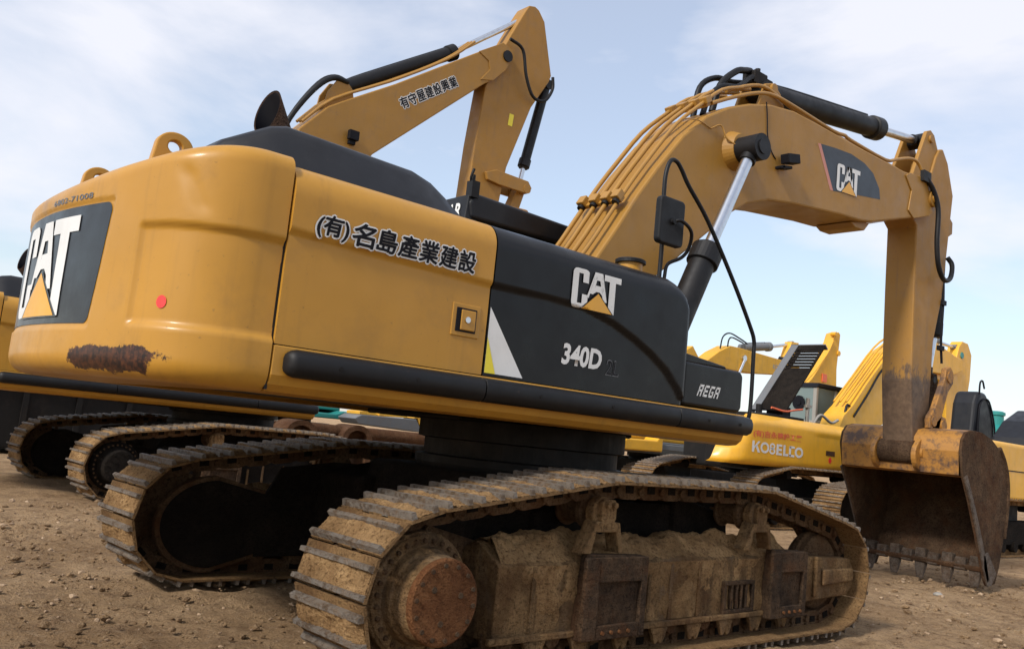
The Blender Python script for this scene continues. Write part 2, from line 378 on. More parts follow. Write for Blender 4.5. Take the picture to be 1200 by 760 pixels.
make_ground()
def pebbles():
    rnd=random.Random(3); base=[]
    for k in range(5):
        bm=bmesh.new(); bmesh.ops.create_icosphere(bm,subdivisions=1,radius=1)
        for v in bm.verts: v.co*=1+.45*noise.noise(v.co*1.3+Vector((k*7,0,0))); v.co.z*=.65
        base.append(([v.co.copy() for v in bm.verts],[tuple(v.index for v in f.verts) for f in bm.faces])); bm.free()
    g=MB()
    for i in range(16000):
        q=rnd.random()
        if q<.45: x,y=rnd.uniform(-3.8,1.2),rnd.uniform(-1.8,6)
        elif q<.8: x,y=rnd.uniform(1.5,9.5),rnd.uniform(-3,2.5)
        else: x,y=rnd.uniform(-5,14),rnd.uniform(-4,9)
        r=.003+.012*rnd.random()**3+(.03*rnd.random()**1.5 if rnd.random()<.09 else 0)
        vs,fs=base[rnd.randrange(5)]
        X=Matrix.Translation((x,y,-.004+r*.2))@Matrix.Rotation(rnd.uniform(0,6.3),4,'Z')@Matrix.Diagonal((r*rnd.uniform(.8,1.5),r,r,1))
        g.add(vs,fs,smooth=False,X=X,mi=0 if rnd.random()<.25 else 1)
    tag(g.build('gravel',['stone','ground']),'loose gravel and crumbs of dirt scattered over the yard','gravel',kind='stuff')
pebbles()
def clods():
    rnd=random.Random(5)
    for i,(x,y,r,lab) in enumerate([(-2.9,2.6,.075,'pale flat stone on the dirt at the left edge'),(6.55,-1.95,.06,'dark clod of earth at the lower right of the dirt'),(5.9,-.75,.05,'small white stone in front of the big bucket')]):
        bm=bmesh.new(); bmesh.ops.create_icosphere(bm,subdivisions=3,radius=r)
        for v in bm.verts: v.co*=1+.35*noise.noise(v.co*14+Vector((i*5,0,0))); v.co.z*=.5
        me=bpy.data.meshes.new('stone'); bm.to_mesh(me); bm.free(); me.materials.append(M[['mud','darkmud_shade','cabgrey'][i]])
        o=bpy.data.objects.new('stone',me); COL.objects.link(o); o.location=(x,y,r*.2); tag(o,lab,'stone')
clods()

# ================================================================== undercarriage
SP=(-2.04,.47,.405); ID=(1.98,.45,.385); CR=[(-.78,.93,.125),(.86,.93,.125)]
def hull(pts):
    pts=sorted(set(pts)); 
    def half(P):
        h=[]
        for p in P:
            while len(h)>1 and (h[-1][0]-h[-2][0])*(p[1]-h[-2][1])-(h[-1][1]-h[-2][1])*(p[0]-h[-2][0])<=0: h.pop()
            h.append(p)
        return h
    a=half(pts); b=half(pts[::-1]); return a[:-1]+b[:-1]
def belt(n):
    P=[]
    for cx,cz,r in [SP,ID]+CR:
        P+=[(cx+r*math.cos(t*PI/60),cz+r*math.sin(t*PI/60)) for t in range(120)]
    H=hull(P); H.append(H[0]); Ls=[math.dist(H[i],H[i+1]) for i in range(len(H)-1)]; T=sum(Ls); step=T/n
    def at(s):
        s%=T
        for i,l in enumerate(Ls):
            if s<=l: t=s/l; return Vector((H[i][0]+(H[i+1][0]-H[i][0])*t,H[i][1]+(H[i+1][1]-H[i][1])*t))
            s-=l
        return Vector(H[-1])
    out=[]
    for k in range(n):
        a=at(k*step); b=at((k+1)*step-1e-4); m=(a+b)/2; d=(b-a).normalized()   # counter-clockwise in xz
        nrm=Vector((d.y,-d.x))            # outward
        out.append((m,d,nrm))
    return out,step
NSH=50
BELT,PITCH=belt(NSH)
def shoe_mesh(k):
    g=MB(); h=PITCH/2-.004
    # plate with two link notches on its trailing edge
    n=[(-h,-.3),(h,-.3),(h,.3),(-h,.3),(-h,.11),(-h+.035,.10),(-h+.035,.06),(-h,.05),(-h,-.05),(-h+.035,-.06),(-h+.035,-.10),(-h,-.11)]
    v=[(x,y,0) for x,y in n]+[(x,y,.016) for x,y in n]; m=len(n)
    g.add(v,[tuple(range(m-1,-1,-1)),tuple(range(m,2*m))]+[(i,(i+1)%m,(i+1)%m+m,i+m) for i in range(m)],mi=0)
    rnd=random.Random(k)
    for gx in(-h+.020,h-.055):
        # grouser bar: chipped top line
        ny=15; vs=[]
        for j in range(ny):
            y=-.297+.594*j/(ny-1); t=.048+.004*noise.noise(Vector((y*14,k*3.1,gx*9)))
            vs+=[(gx-.016,y,.010),(gx-.011,y,t),(gx+.011,y,t),(gx+.018,y,.010)]
        fs=[]
        for j in range(ny-1):
            for q in range(3): fs.append((j*4+q,j*4+q+1,(j+1)*4+q+1,(j+1)*4+q))
        fs+=[(3,2,1,0),tuple((ny-1)*4+q for q in range(4))]
        g.add(vs,[f[::-1] for f in fs],mi=1)
    # caked mud between the bars
    nu,nv=26,76; P=[]
    for i in range(nu):
        for j in range(nv):
            u=i/(nu-1); v_=j/(nv-1); x=-h+.024+u*(2*h-.085); y=-.293+.586*v_
            e=min(1,6*min(v_,1-v_)+.25)
            z=.015+e*(.010+.024*max(0,noise.fractal(Vector((x*9+k*5,y*7,k)),1,2,3)+.35)*(.4+.9*max(0,.55+noise.noise(Vector((k*2.7,y*3,1))))))+.006*noise.fractal(Vector((x*60,y*60,k)),.7,2,3)
            if abs(abs(u-.5)-.5)<.01: z=max(z,.014)
            P.append((x,y,min(z,.05)))
    g.grid(P,nu,nv,mi=2,flip=False)
    me_o=g.build('track_shoe',['shoe','grouser','mud']); return me_o
SHOES=[]
for k in range(5):
    o=shoe_mesh(k); SHOES.append(o.data); bpy.data.objects.remove(o)
YAW,OX,OY=.055,.205,-.144
T0=Matrix.Translation((OX,OY,0))@Matrix.Rotation(YAW,4,'Z')
def link_mesh(g,yc):
    """two rows of chain links along the belt"""
    for m,d,n in BELT:
        for s in(-1,1):
            X=T0@Matrix(((d.x,0,n.x,m.x),(0,1,0,yc+s*.085),(d.y,0,n.y,m.y),(0,0,0,1)))
            g.prism([(-.118,-.085),(-.07,-.10),(.06,-.10),(.10,-.075),(.10,-.02),(.085,0),(-.10,0),(-.118,-.03)],-.020,.020,X=X,mi=0)
            g.box(-.040,.030,-.026,.026,-.062,-.018,X=X,mi=1)
        X=T0@Matrix(((d.x,0,n.x,m.x),(0,1,0,yc),(d.y,0,n.y,m.y),(0,0,0,1)))
        g.cyl((-.105,-.125,-.05),(-.105,.125,-.05),.026,n=8,X=X)
def bolts(g,c,ax,R,n,r,h,X=None,mi=0,a0=0):
    c=Vector(c); d=Vector(ax).normalized(); a=d.orthogonal().normalized(); b=d.cross(a)
    for i in range(n):
        t=a0+2*PI*i/n; p=c+a*(R*math.cos(t))+b*(R*math.sin(t)); g.cyl(p-d*.003,p+d*h,r,r*.85,n=6,mi=mi,X=X)
def undercarriage(root,side,detail=True):
    """side=-1: right-hand track (towards -y); +1 left-hand"""
    yc=1.37*side; o_=side       # outward direction
    g=MB(); link_mesh(g,yc)
    tr=g.build('crawler_track',['link','darkmud_shade'],root)
    for k,(m,d,n) in enumerate(BELT):
        s=bpy.data.objects.new('track_shoe',SHOES[(k*7)%5]); COL.objects.link(s); s.parent=tr
        s.matrix_local=T0@Matrix(((-d.x,0,n.x,m.x),(0,-1,0,yc),(-d.y,0,n.y,m.y),(0,0,0,1)))
    # sprocket and final drive
    g=MB(); sx,sz=SP[0],SP[1]
    def teeth(r0,r1,n,y0,y1):
        poly=[]
        for i in range(n):
            for t,r in((-.32,r0),(-.16,r1),(.16,r1),(.32,r0)):
                a=2*PI*(i+t)/n; poly.append((sx+r*math.cos(a),sz+r*math.sin(a)))
        g.prism(poly,y0,y1,X=T0)
    teeth(.27,.335,21,yc-.03,yc+.03)
    g.build('drive_sprocket','link',root,bevel=.004)
    g=MB(); y=yc
    # outward profile (distance along outward axis)
    g.lathe((sx,y,sz),(0,o_,0),[(0,.30),(.145,.30),(.152,.290),(.165,.285),(.17,.232),(.22,.226),(.23,.215),(.315,.205),(.325,.195)],n=48,X=T0)
    fd=g.build('final_drive','tframe',root,bevel=.004)
    g=MB(); g.lathe((sx,y+o_*.150,sz),(0,o_,0),[(0,.276),(.013,.276),(.014,.240)],n=48,X=T0); bolts(g,(sx,y+o_*.162,sz),(0,o_,0),.260,30,.014,.018,X=T0); g.build('bolt_ring','link',fd)
    g=MB(); g.lathe((sx,y+o_*.322,sz),(0,o_,0),[(0,.203),(.022,.203),(.030,.192)],n=48,X=T0)
    bolts(g,(sx,y+o_*.350,sz),(0,o_,0),.172,14,.0135,.010,X=T0,mi=1); bolts(g,(sx,y+o_*.350,sz),(0,o_,0),.095,3,.018,.007,X=T0,mi=1,a0=.6)
    g.build('hub_cover',['hub','bracket'],root,bevel=.003)
    # inboard motor guard (rounded D plate)
    g=MB(); P=[]
    for i in range(25):
        t=PI/2+PI*i/24; P.append((sx+.20+.42*math.cos(t),sz-.04+.34*math.sin(t)))
    P+=[(sx+.72,sz-.23),(sx+.76,sz-.15),(sx+.76,sz+.13),(sx+.70,sz+.18)]
    g.prism(P,yc-o_*.13,yc-o_*.20,X=T0,mi=1); 
    P2=[(sx+.20+(x-sx-.20)*.93,sz+(z-sz)*.9) for x,z in P]; g.prism(P2,yc-o_*.20,yc-o_*.225,X=T0)
    g.build('motor_guard',['darkmud_shade','link'],root,bevel=.01)
    # idler
    g=MB(); ix,iz=ID[0],ID[1]
    g.lathe((ix,yc-.09,iz),(0,1,0),[(0,.10),(0,.25),(.03,.285),(.06,.29),(.075,.315),(.105,.315),(.12,.29),(.15,.285),(.18,.25),(.18,.10)],n=40,X=T0)
    g.build('idler_wheel','link',root)
    # rollers
    for k,(cx,cz,r) in enumerate(CR):
        g=MB(); cz-=.005
        g.lathe((cx,yc-o_*.115,cz-.045),(0,o_,0),[(0,.05),(0,.10),(.02,.105),(.03,.082),(.055,.08),(.09,.08),(.12,.08),(.16,.08),(.17,.105),(.20,.105),(.21,.07),(.25,.062)],n=24,X=T0)
        g.build('carrier_roller','link',root)
        # clamp that carries the roller shaft
        g=MB(); yo=yc+o_*.06
        def yy(a): return yc+o_*a
        g.lathe((cx,yy(.13),cz-.045),(0,o_,0),[(0,.095),(.05,.095),(.058,.085)],n=24,X=T0)
        a,b=sorted((yy(.12),yy(.22)))
        g.box(cx-.055,cx+.075,a,b,cz-.10,cz+.035,X=T0,ch=.02)
        g.cyl((cx-.02,yy(.22),cz+.005),(cx-.02,yy(.245),cz+.005),.018,n=6,X=T0); g.cyl((cx+.04,yy(.22),cz+.005),(cx+.04,yy(.245),cz+.005),.018,n=6,X=T0)
        g.prism([(cx-.19,.655),(cx-.12,.655),(cx-.085,.775),(cx+.09,.775),(cx+.125,.655),(cx+.16,.655),(cx+.115,.83),(cx-.09,.835)],a,b,X=T0)
        g.build('roller_bracket','tframe',root,bevel=.006)
    # bottom rollers
    for i in range(9):
        x=-1.45+i*.36; g=MB()
        for s in(-1,1):
            g.lathe((x,yc+s*.16,.205),(0,-s,0),[(0,.05),(.0,.062),(.03,.065),(.035,.085),(.06,.088),(.065,.107),(.08,.107),(.085,.085),(.13,.083)],n=18,X=T0)
        g.build('track_roller','link',root)
    # frame: box section with sloped, dirt-laden top
    g=MB()
    def xs(x0,x1,sec):           # extrude a yz section along x  (a=outward offset from the centreline)
        pts=[(x,yc+o_*a,z) for x in(x0,x1) for a,z in sec]; n=len(sec)
        f=[tuple(range(n)),tuple(range(2*n-1,n-1,-1))]+[(i,i+n,(i+1)%n+n,(i+1)%n) for i in range(n)]
        if o_>0: pass
        g.add(pts,f,X=T0)
    xs(-1.55,1.42,[(.165,.20),(.165,.585),(.155,.60),(-.02,.70),(-.12,.655),(-.18,.56),(-.18,.20)])
    xs(-1.60,1.48,[(.17,.20),(.205,.20),(.205,.235),(.17,.235)])
    fr=g.build('track_frame','tframe',root,bevel=.008)
    g=MB(); P=[]; nu,nv=200,26
    for i in range(nu):
        x=-1.54+2.94*i/(nu-1)
        for j in range(nv):
            z=.238+.352*j/(nv-1); q=noise.fractal(Vector((x*3.2,z*2.6,side*9)),.9,2,5)+.25*(z-.40)/.17
            h=.014*max(-.35,min(1.3,q*2.4))+.003*noise.noise(Vector((x*55,z*40,2)))
            P.append((x,yc+o_*(.165+h),z))
    g.grid(P,nu,nv,X=T0,flip=(o_>0)); g.build('caked_dirt','mud',fr)
    g=MB(); a,b=sorted((yc-o_*.19,yc-o_*.215)); g.prism([(-1.5,.2),(.55,.2),(.75,.45),(.62,.90),(-.9,.92),(-1.35,.86),(-1.5,.6)],a,b,X=T0); g.build('inner_shade_plate','darkmud_shade',fr)  # dark sheet added to paint the space inside the track as shaded
    # dirt piled on top of the frame
    g=MB(); P=[]; nu,nv=260,30
    for i in range(nu):
        x=-1.52+2.9*i/(nu-1)
        for j in range(nv):
            v=j/(nv-1); a=.160-.30*v; z0=.588+(.165-a)/.185*.115 if a>-.02 else .703-(-.02-a)*.45
            edge=min(1,v*3.2)*min(1,(1-v)*6)
            h=edge*(.012+.075*max(0,noise.fractal(Vector((x*3.1,v*2.2,side*4)),1,2,4)+.25))+.008*noise.fractal(Vector((x*26,v*9,1)),.7,2,3)
            P.append((x,yc+o_*(a+.006*noise.noise(Vector((x*14,v*4,7)))),z0+h-(.02 if v<.03 else .0)))
    g.grid(P,nu,nv,X=T0,flip=(o_<0)); g.build('caked_dirt','mud',fr)
    # rock/track guides: the two dark bracket boxes
    for x0,x1 in((-.97,-.42),(.98,1.46)):
        g=MB(); a,b=sorted((yc+o_*.165,yc+o_*.235)); A,B=sorted((yc+o_*.235,yc+o_*.262))
        g.prism([(x0,.185),(x1,.185),(x1+.0,.64),(x0+.05,.655)],a,b,X=T0)
        g.box(x0,x0+.12,A,B,.185,.64,X=T0); g.box(x1-.055,x1,A,B,.185,.64,X=T0)
        g.box(x0+.12,x1-.055,A,B,.50,.64,X=T0); g.box(x0+.12,x1-.055,A,B,.185,.265,X=T0)
        br=g.build('track_guide','bracket',root,bevel=.006)
        g=MB()
        for q in range(4): g.cyl((x0+.17+q*.075,B if o_>0 else A,.225),(x0+.17+q*.075,(B if o_>0 else A)+o_*.012,.225),.012,n=6,X=T0)
        g.build('bolts','hub',br)
    # little barred step
    g=MB(); a,b=sorted((yc+o_*.166,yc+o_*.196)); x0,x1=.50,.87
    g.box(x0,x1,a,b,.235,.262,X=T0); g.box(x0,x1,a,b,.42,.447,X=T0); g.box(x0,x0+.03,a,b,.262,.42,X=T0); g.box(x1-.03,x1,a,b,.262,.42,X=T0)
    for q in range(4): g.box(x0+.085+q*.058,x0+.107+q*.058,a,b,.262,.42,X=T0)
    g.build('step','bracket',root,bevel=.006)
    # welding strips down the side plate
    a,b=sorted((yc+o_*.163,yc+o_*.176))
    for x in(-1.30,-.30,-.08,.22,1.56): g=MB(); g.box(x,x+.03,a,b,.24,.585,X=T0); g.build('weld_strip','tframe',fr)
    # recoil housing / idler yoke
    g=MB(); a,b=sorted((yc+o_*.12,yc+o_*.215))
    g.prism([(1.36,.26),(2.18,.29),(2.27,.36),(2.27,.50),(2.20,.575),(1.40,.60)],a,b,X=T0)
    a2,b2=sorted((yc+o_*.215,yc+o_*.245)); g.prism([(1.62,.30),(1.66,.30),(1.66,.60),(1.62,.60)],a2,b2,X=T0); g.prism([(1.75,.38),(2.22,.40),(2.22,.50),(1.75,.50)],a2,b2,X=T0)
    a,b=sorted((yc-o_*.12,yc-o_*.20)); g.prism([(1.36,.26),(2.18,.29),(2.27,.36),(2.27,.50),(2.20,.575),(1.40,.60)],a,b,X=T0)
    g.build('idler_yoke','tframe',root,bevel=.018,seg=3)
    # lower guards hanging beside the bottom rollers
    a,b=sorted((yc+o_*.17,yc+o_*.20))
    for i in range(8):
        x=-1.35+i*.36; g=MB()
        g.prism([(x,.20),(x+.17,.20),(x+.13,.11),(x+.10,.10),(x+.085,.125),(x+.05,.10)],a,b,X=T0)
        g.build('roller_guard','tframe',root,bevel=.006)
    return tr
def carbody(root):
    g=MB()
    g.prism([(-.95,.55),(.95,.55),(.85,1.0),(-.85,1.0)],-.75,.75,X=T0)
    for s in(-1,1):
        for t in(-1,1):
            g.prism([(s*.35,.5),(s*1.05,.45),(s*1.0,.85),(s*.35,.98)],t*.6,t*1.22,X=T0)
    g.build('carbody','darkmud_shade',root,bevel=.03)
    g=MB(); g.lathe((OX,OY,.98),(0,0,1),[(0,.78),(.05,.80),(.10,.80),(.11,.74),(.22,.74),(.23,.79),(.37,.79)],n=64)
    g.build('slewing_ring','darksteel',root)

# ================================================================== upper structure of the big machine
YB=-1.484
RC=3.28; rF=.45; YC=1.035; XC=2.634; TH=math.atan2(YC,XC); S1=RC*TH; S2=S1+rF*(PI/2-TH); S3=S2+.105
def plan(s):
    """rear outline of the counterweight; s=0 at the middle of the rear, + towards -y. returns x,y,nx,ny (outward)"""
    sg=1 if s>=0 else -1; a=abs(s)
    if a<=S1: t=a/RC; x,y,nx,ny=-RC*math.cos(t),-RC*math.sin(t),-math.cos(t),-math.sin(t)
    elif a<=S2: t=TH+(a-S1)/rF; x,y,nx,ny=-XC-rF*math.cos(t),-YC-rF*math.sin(t),-math.cos(t),-math.sin(t)
    else: x,y,nx,ny=-XC+(a-S2),YB,0,-1
    return x,y*sg,nx,ny*sg
def cw_top(x): return 2.50-.19*max(0,min(1.2,(-2.62-x)/.72))**2.2
def sst(a,b,x):
    t=max(0,min(1,(x-a)/(b-a))); return t*t*(3-2*t)
def cw_dent(s,z):
    a=abs(s); d=0
    # side recess (runs on to the seam)
    m=sst(1.125,1.155,a)*sst(1.592,1.622,z)*(1-sst(2.055,2.085,z)); d+=.022*m
    # corner rounding of the recess happens by its soft edge
    d+=.0035*noise.noise(Vector((s*2.1,z*3,4)))
    if s>0: d+=.009*math.exp(-((s-1.42+.55*(z-2.25))/.045)**2)*sst(2.10,2.18,z)*(1-sst(2.30,2.38,z))
    m=(1-sst(.895,.915,a/(1-.09*(2.198-min(z,2.198))/.6)))*sst(1.575,1.59,z)*(1-sst(2.205,2.222,z)); d+=.012*m
    return d
def cw_pt(s,z,off=0):
    x,y,nx,ny=plan(s); d=-cw_dent(s,z)+off; return (x+nx*d,y+ny*d,z)
def counterweight(root):
    g=MB(); NS=301
    S=[-S3+2*S3*i/(NS-1) for i in range(NS)]
    prof=[(.30,1.352,0),(.16,1.352,0)]
    for i in range(9): t=PI/2*i/8; prof.append((.10-.10*math.sin(t),1.352+.10-.10*math.cos(t),0))
    zs=[1.46+.0155*i for i in range(1,64)]
    body=[]
    P=[]; 
    for s in S:
        x,y,nx,ny=plan(s); zt=cw_top(x)
        col=[]
        for ins,z,_ in prof: col.append((x-nx*ins,y-ny*ins,z))
        ze=zt-.085
        for i in range(1,66):
            zz=1.46+(ze-1.46)*i/65
            d=cw_dent(s,zz); col.append((x-nx*d,y-ny*d,zz))
        for i in range(1,9):
            t=PI/2*i/8; ins=.095*(1-math.cos(t)); xx=x-nx*ins; col.append((xx,y-ny*ins,ze+.085*math.sin(t)))
        for ins in(.14,.2,.3,.4):
            xx=x-nx*ins; col.append((xx,y-ny*ins,cw_top(xx)+.02*(ins-.1)))
        P+=col
    nv=len(P)//NS
    g.grid(P,NS,nv,flip=True)
    # top and bottom fill
    g.add([P[i*nv+nv-1] for i in range(NS)],[tuple(range(NS))])
    g.add([P[i*nv] for i in range(NS)],[tuple(range(NS-1,-1,-1))])
    # end faces at the seam
    for i in(0,NS-1): g.add([P[i*nv+j] for j in range(nv)]+[(P[i*nv][0],0,1.36),(P[i*nv][0],0,2.46)][::-1],[tuple(range(nv+2))])
    cw=g.build('counterweight','cw',root)
    # decal field
    def mp(u,v,off): return cw_pt(u,v,off)
    rr=.045; U,V0,V1=.885,1.600,2.198; out=[]
    for cx,cz,a0 in((U-rr,V0+rr,-90),(U-rr,V1-rr,0),(-U+rr,V1-rr,90),(-U+rr,V0+rr,180)):
        for k in range(7): a=R_(a0+15*k); out.append(((cx+rr*math.cos(a))*(1-.09*(2.198-cz)/.6),cz+rr*math.sin(a)))
    dec=polys_to_mesh('rear_decal',[out],lambda u,v:mp(u,v,.003),'decal',cw,cuts=6)
    # in (u,v): u grows towards -y, i.e. to the right when read from behind
    logo(dec,lambda u,v,o:mp(u,v,o+.004),-.30,.59,1.640,2.150,cuts=4,keep='decal')
    # red dot sticker
    def scorr(x_,z): return S1+(S2-S1)*.2
    st=MB(); c=(1.325,1.712); st2=[(c[0]+.028*math.cos(t*PI/12),c[1]+.030*math.sin(t*PI/12)) for t in range(24)]
    polys_to_mesh('round_sticker',[st2],lambda u,v:cw_pt(u,v,.004),'red',cw,cuts=2)['label']='red round sticker'
    # worn stick-on code above the decal
    text_mesh('worn_lettering','6802-71008',lambda u,v:cw_pt(u,v,.003),'greyout',cw,bold=.01,fit=(.22,.70,2.226,2.256),cuts=2)
    # lifting eyes
    for y in(-.70,.70):
        e=MB(); cx,cz=-2.86,2.575
        o=[(cx-.125,2.40)]+[(cx+.098*math.cos(PI-PI*i/16),cz+.085*math.sin(PI-PI*i/16)) for i in range(17)]+[(cx+.125,2.40)]
        n=len(o); inn=[(cx+.036*math.cos(a),cz+.008+.032*math.sin(a)) for a in [PI*1.5-2*PI*i/24 for i in range(24)]]
        bm=bmesh.new()
        def loop(P): 
            vs=[bm.verts.new((x,0,z)) for x,z in P]; return [bm.edges.new((vs[i],vs[(i+1)%len(vs)])) for i in range(len(vs))]
        E=loop(o)+loop(inn); bmesh.ops.triangle_fill(bm,use_beauty=True,edges=E)
        ex=bmesh.ops.extrude_face_region(bm,geom=bm.faces[:]); 
        for v in [q for q in ex['geom'] if isinstance(q,bmesh.types.BMVert)]: v.co.y+=.055
        bmesh.ops.recalc_face_normals(bm,faces=bm.faces[:])
        me=bpy.data.meshes.new('lifting_eye'); bm.to_mesh(me); bm.free(); me.materials.append(M['yellow'])
        ob=bpy.data.objects.new('lifting_eye',me); COL.objects.link(ob); ob.parent=cw; ob.location=(0,y-.027,.05 if y>0 else 0)
        bv=ob.modifiers.new('bevel','BEVEL'); bv.width=.008; bv.segments=2; bv.limit_method='ANGLE'
    return cw
def lerp_tab(T,x):
    if x<=T[0][0]: return T[0][1]
    for (a,b),(c,d) in zip(T,T[1:]):
        if x<=c: t=(x-a)/(c-a); return b+(d-b)*t
    return T[-1][1]
CREASE=[(-2.53,2.12),(-1.27,2.085),(-.85,2.09),(-.55,2.08),(-.28,2.02),(-.08,1.95),(.08,1.88),(.24,1.79),(.37,1.68),(.42,1.62)]
def side_y(x,z):
    zc=lerp_tab(CREASE,x); b=.020*sst(zc-.004,zc+.016,z)
    y=YB-b+.002+.0022*noise.noise(Vector((x*2.3,z*2.6,8)))
    y+= .004*max(0,zc-z)
    if z>2.30: t=min(1,(z-2.30)/.165); y+=.135*(1-math.sqrt(max(0,1-t*t)))
    return y
def top_z(x): return 2.462-.012*max(0,(x+2.5)/1.2)
def side_panel(name,x0,x1,mat,root,sign=-1,z0=1.585,front=False):
    g=MB(); nx=int((x1-x0)/.022)+2; NZ=64
    P=[]
    for i in range(nx):
        x=x0+(x1-x0)*i/(nx-1); zt=top_z(x)
        if front:
            d=(x-(x1-.20))/.20
            if d>0: zt-=.20*(1-math.sqrt(max(0,1-d*d)))
        col=[]
        for j in range(NZ):
            z=z0+(zt-z0)*j/(NZ-1)
            y=side_y(x,2.30+(z-2.30)*(2.462-2.30)/(top_z(x)-2.30) if z>2.30 else z)
            if front: 
                e=max(0,(x-(x1-.035))/.035); y+=.035*(1-math.sqrt(max(0,1-e*e)))
                # the rounded roof edge follows the falling front corner
                if d>0:
                    q=zt-z
                    if q<.12: y+=0.10*(1-math.sqrt(max(0,1-(1-q/.12)**2)))*min(1,d*1.5)
            col.append((x,y if sign<0 else -y,z))
        yt=col[-1][1]*(-1 if sign>0 else 1)
        for k_ in(.05,.15,.5): col.append((x,(yt+k_)*(1 if sign<0 else -1),zt+.012*min(1,k_*4)))
        P+=col
    nv=NZ+3
    g.grid(P,nx,nv,flip=(sign>0))
    # return edges so that the panel has thickness
    for i,fl in((0,False),(nx-1,True)):
        col=P[i*nv:(i+1)*nv]; ins=[(p[0],p[1]+(.05 if sign<0 else -.05),p[2]-.0) for p in col]
        g.grid(col+ins,2,nv,flip=fl,smooth=False)
    return g.build(name,mat,root)
def upper(root):
    # ---- inner body (dark), floor
    g=MB(); g.box(-2.525,1.12,-1.36,1.36,1.385,1.58); g.box(-2.52,-1.0,-1.33,1.33,1.58,2.42); g.box(-1.0,.38,-1.33,-.56,1.58,2.42); g.box(-1.0,.9,.5,1.33,1.58,1.95)
    g.build('machinery_deck','darksteel',root)
    # belly plates hanging under the deck
    g=MB(); g.box(-.75,.95,-.6,.6,1.335,1.372); g.build('belly_plate','darksteel',root,bevel=.02)
    counterweight(root)
    # ---- yellow side sill beneath the black rail
    for sg in(1,-1):
        sec=[(-1.484,1.580),(-1.487,1.44),(-1.47,1.395),(-1.43,1.362),(-1.36,1.352),(-1.22,1.352),(-1.22,1.580)]
        g=MB(); pts=[(x,y*sg,z) for x in(-2.520,1.155) for y,z in sec]; n=len(sec)
        f=[tuple(range(n)),tuple(range(2*n-1,n-1,-1))]+[(i,i+n,(i+1)%n+n,(i+1)%n) for i in range(n)]
        g.add(pts,f,smooth=False); g.build('side_sill','yellow',root,bevel=.006)
    # ---- engine door (yellow) and front side panel (black)
    door=side_panel('engine_door',-2.518,-1.284,'yellow',root)
    side_panel('engine_door',-2.518,-1.284,'yellow',root,sign=1)
    fp=side_panel('front_side_panel',-1.274,.455,'black',root,front=True)
    g=MB(); g.box(.42,.452,-1.44,-.58,1.585,2.24); g.box(-1.0,.44,-.60,-.57,1.585,2.40); g.build('front_panel_end','black',fp,bevel=.01)
    # dark seam fillers
    g=MB(); g.box(-2.531,-2.517,-1.462,1.462,1.37,2.40); g.box(-1.286,-1.272,-1.462,-1.0,1.585,2.40); g.box(-2.52,-1.28,-1.470,-1.45,1.578,1.589); g.build('seam_rubber','rubber',root)
    # door latch
    g=MB(); y=side_y(-1.45,1.86)
    g.box(-1.525,-1.335,y-.006,y+.004,1.775,1.955,mi=0); la=g.build('door_latch','yellow',door,bevel=.006)
    g=MB(); g.box(-1.500,-1.362,y-.010,y-.004,1.80,1.932,mi=0); g.build('latch_recess','ink',la,bevel=.003)
    g=MB(); g.box(-1.470,-1.372,y-.018,y-.008,1.81,1.922); g.build('latch_paddle','yellow',la,bevel=.006)
    g=MB(); g.cyl((-1.43,y-.018,1.868),(-1.43,y-.026,1.868),.017,n=20); g.build('lock_cylinder','chrome',la,bevel=.002)
    # diagonal stripes between door and black panel
    sm=lambda o:(lambda u,v:(u,side_y(u,v)-o,v))
    polys_to_mesh('white_stripe',[[(-1.268,1.60),(-1.268,1.97),(-.985,1.60)]],sm(.003),'white',fp,cuts=5)
    polys_to_mesh('yellow_stripe',[[(-1.268,1.60),(-1.268,1.80),(-1.19,1.60)]],sm(.0045),'lemon',fp,cuts=4)
    logo(fp,lambda u,v,o:(u,min(side_y(u,v),side_y(u,v+.012))-o-.003,v),-.685,-.265,2.075,2.315,cuts=8,keep='ink',shear=0)
    for body,x0,x1,mat,b in(('340D',-.695,-.355,'white',.035),('2L',-.315,-.195,'greyout',.02)):
        text_mesh('model_number',body,sm(.003),mat,fp,bold=b,shear=.1,fit=(x0,x1,1.722 if b>.03 else 1.70,1.852 if b>.03 else 1.80),cuts=1)
    text_mesh('model_number_outline','2L',sm(.0045),'ink',fp,bold=-.002,shear=.1,fit=(-.309,-.201,1.706,1.794),cuts=1)
    # ---- black battery box ahead of it
    g=MB(); 
    poly=[(.46,1.59),(1.095,1.59),(1.13,1.625),(1.13,1.86),(1.10,1.893),(.46,1.893)]
    g.prism(poly,-1.470,-.75); bb=g.build('battery_box','black',root,bevel=.03,seg=4)
    g=MB(); g.prism([(.46,1.885),(.46,1.95),(.52,1.945),(.93,1.91),(.95,1.89)],-1.455,-.78); g.build('box_lid','black',bb,bevel=.015,seg=3)
    # REGA lettering: squared strokes
    def rega():
        St=[]; t=.20
        def R(x,z,w,h): St.append((x,z,w,h))
        seq=[]
        def letter(ch,ox):
            r=[]
            if ch=='R': r=[(0,0,t,1),(0,.8,.8,.2),(.6,.45,t,.4),(0,.4,.75,.18),(.52,0,t,.42)]
            if ch=='E': r=[(0,0,t,1),(0,.8,.8,.2),(0,.4,.7,.18),(0,0,.8,.2)]
            if ch=='G': r=[(0,0,t,1),(0,.8,.8,.2),(0,0,.8,.2),(.6,0,t,.5),(.4,.38,.4,.16)]
            if ch=='A': r=[(0,0,t,1),(.6,0,t,1),(0,.8,.8,.2),(0,.36,.8,.18)]
            return [(ox+x,z,w,h) for x,z,w,h in r]
        P=[]
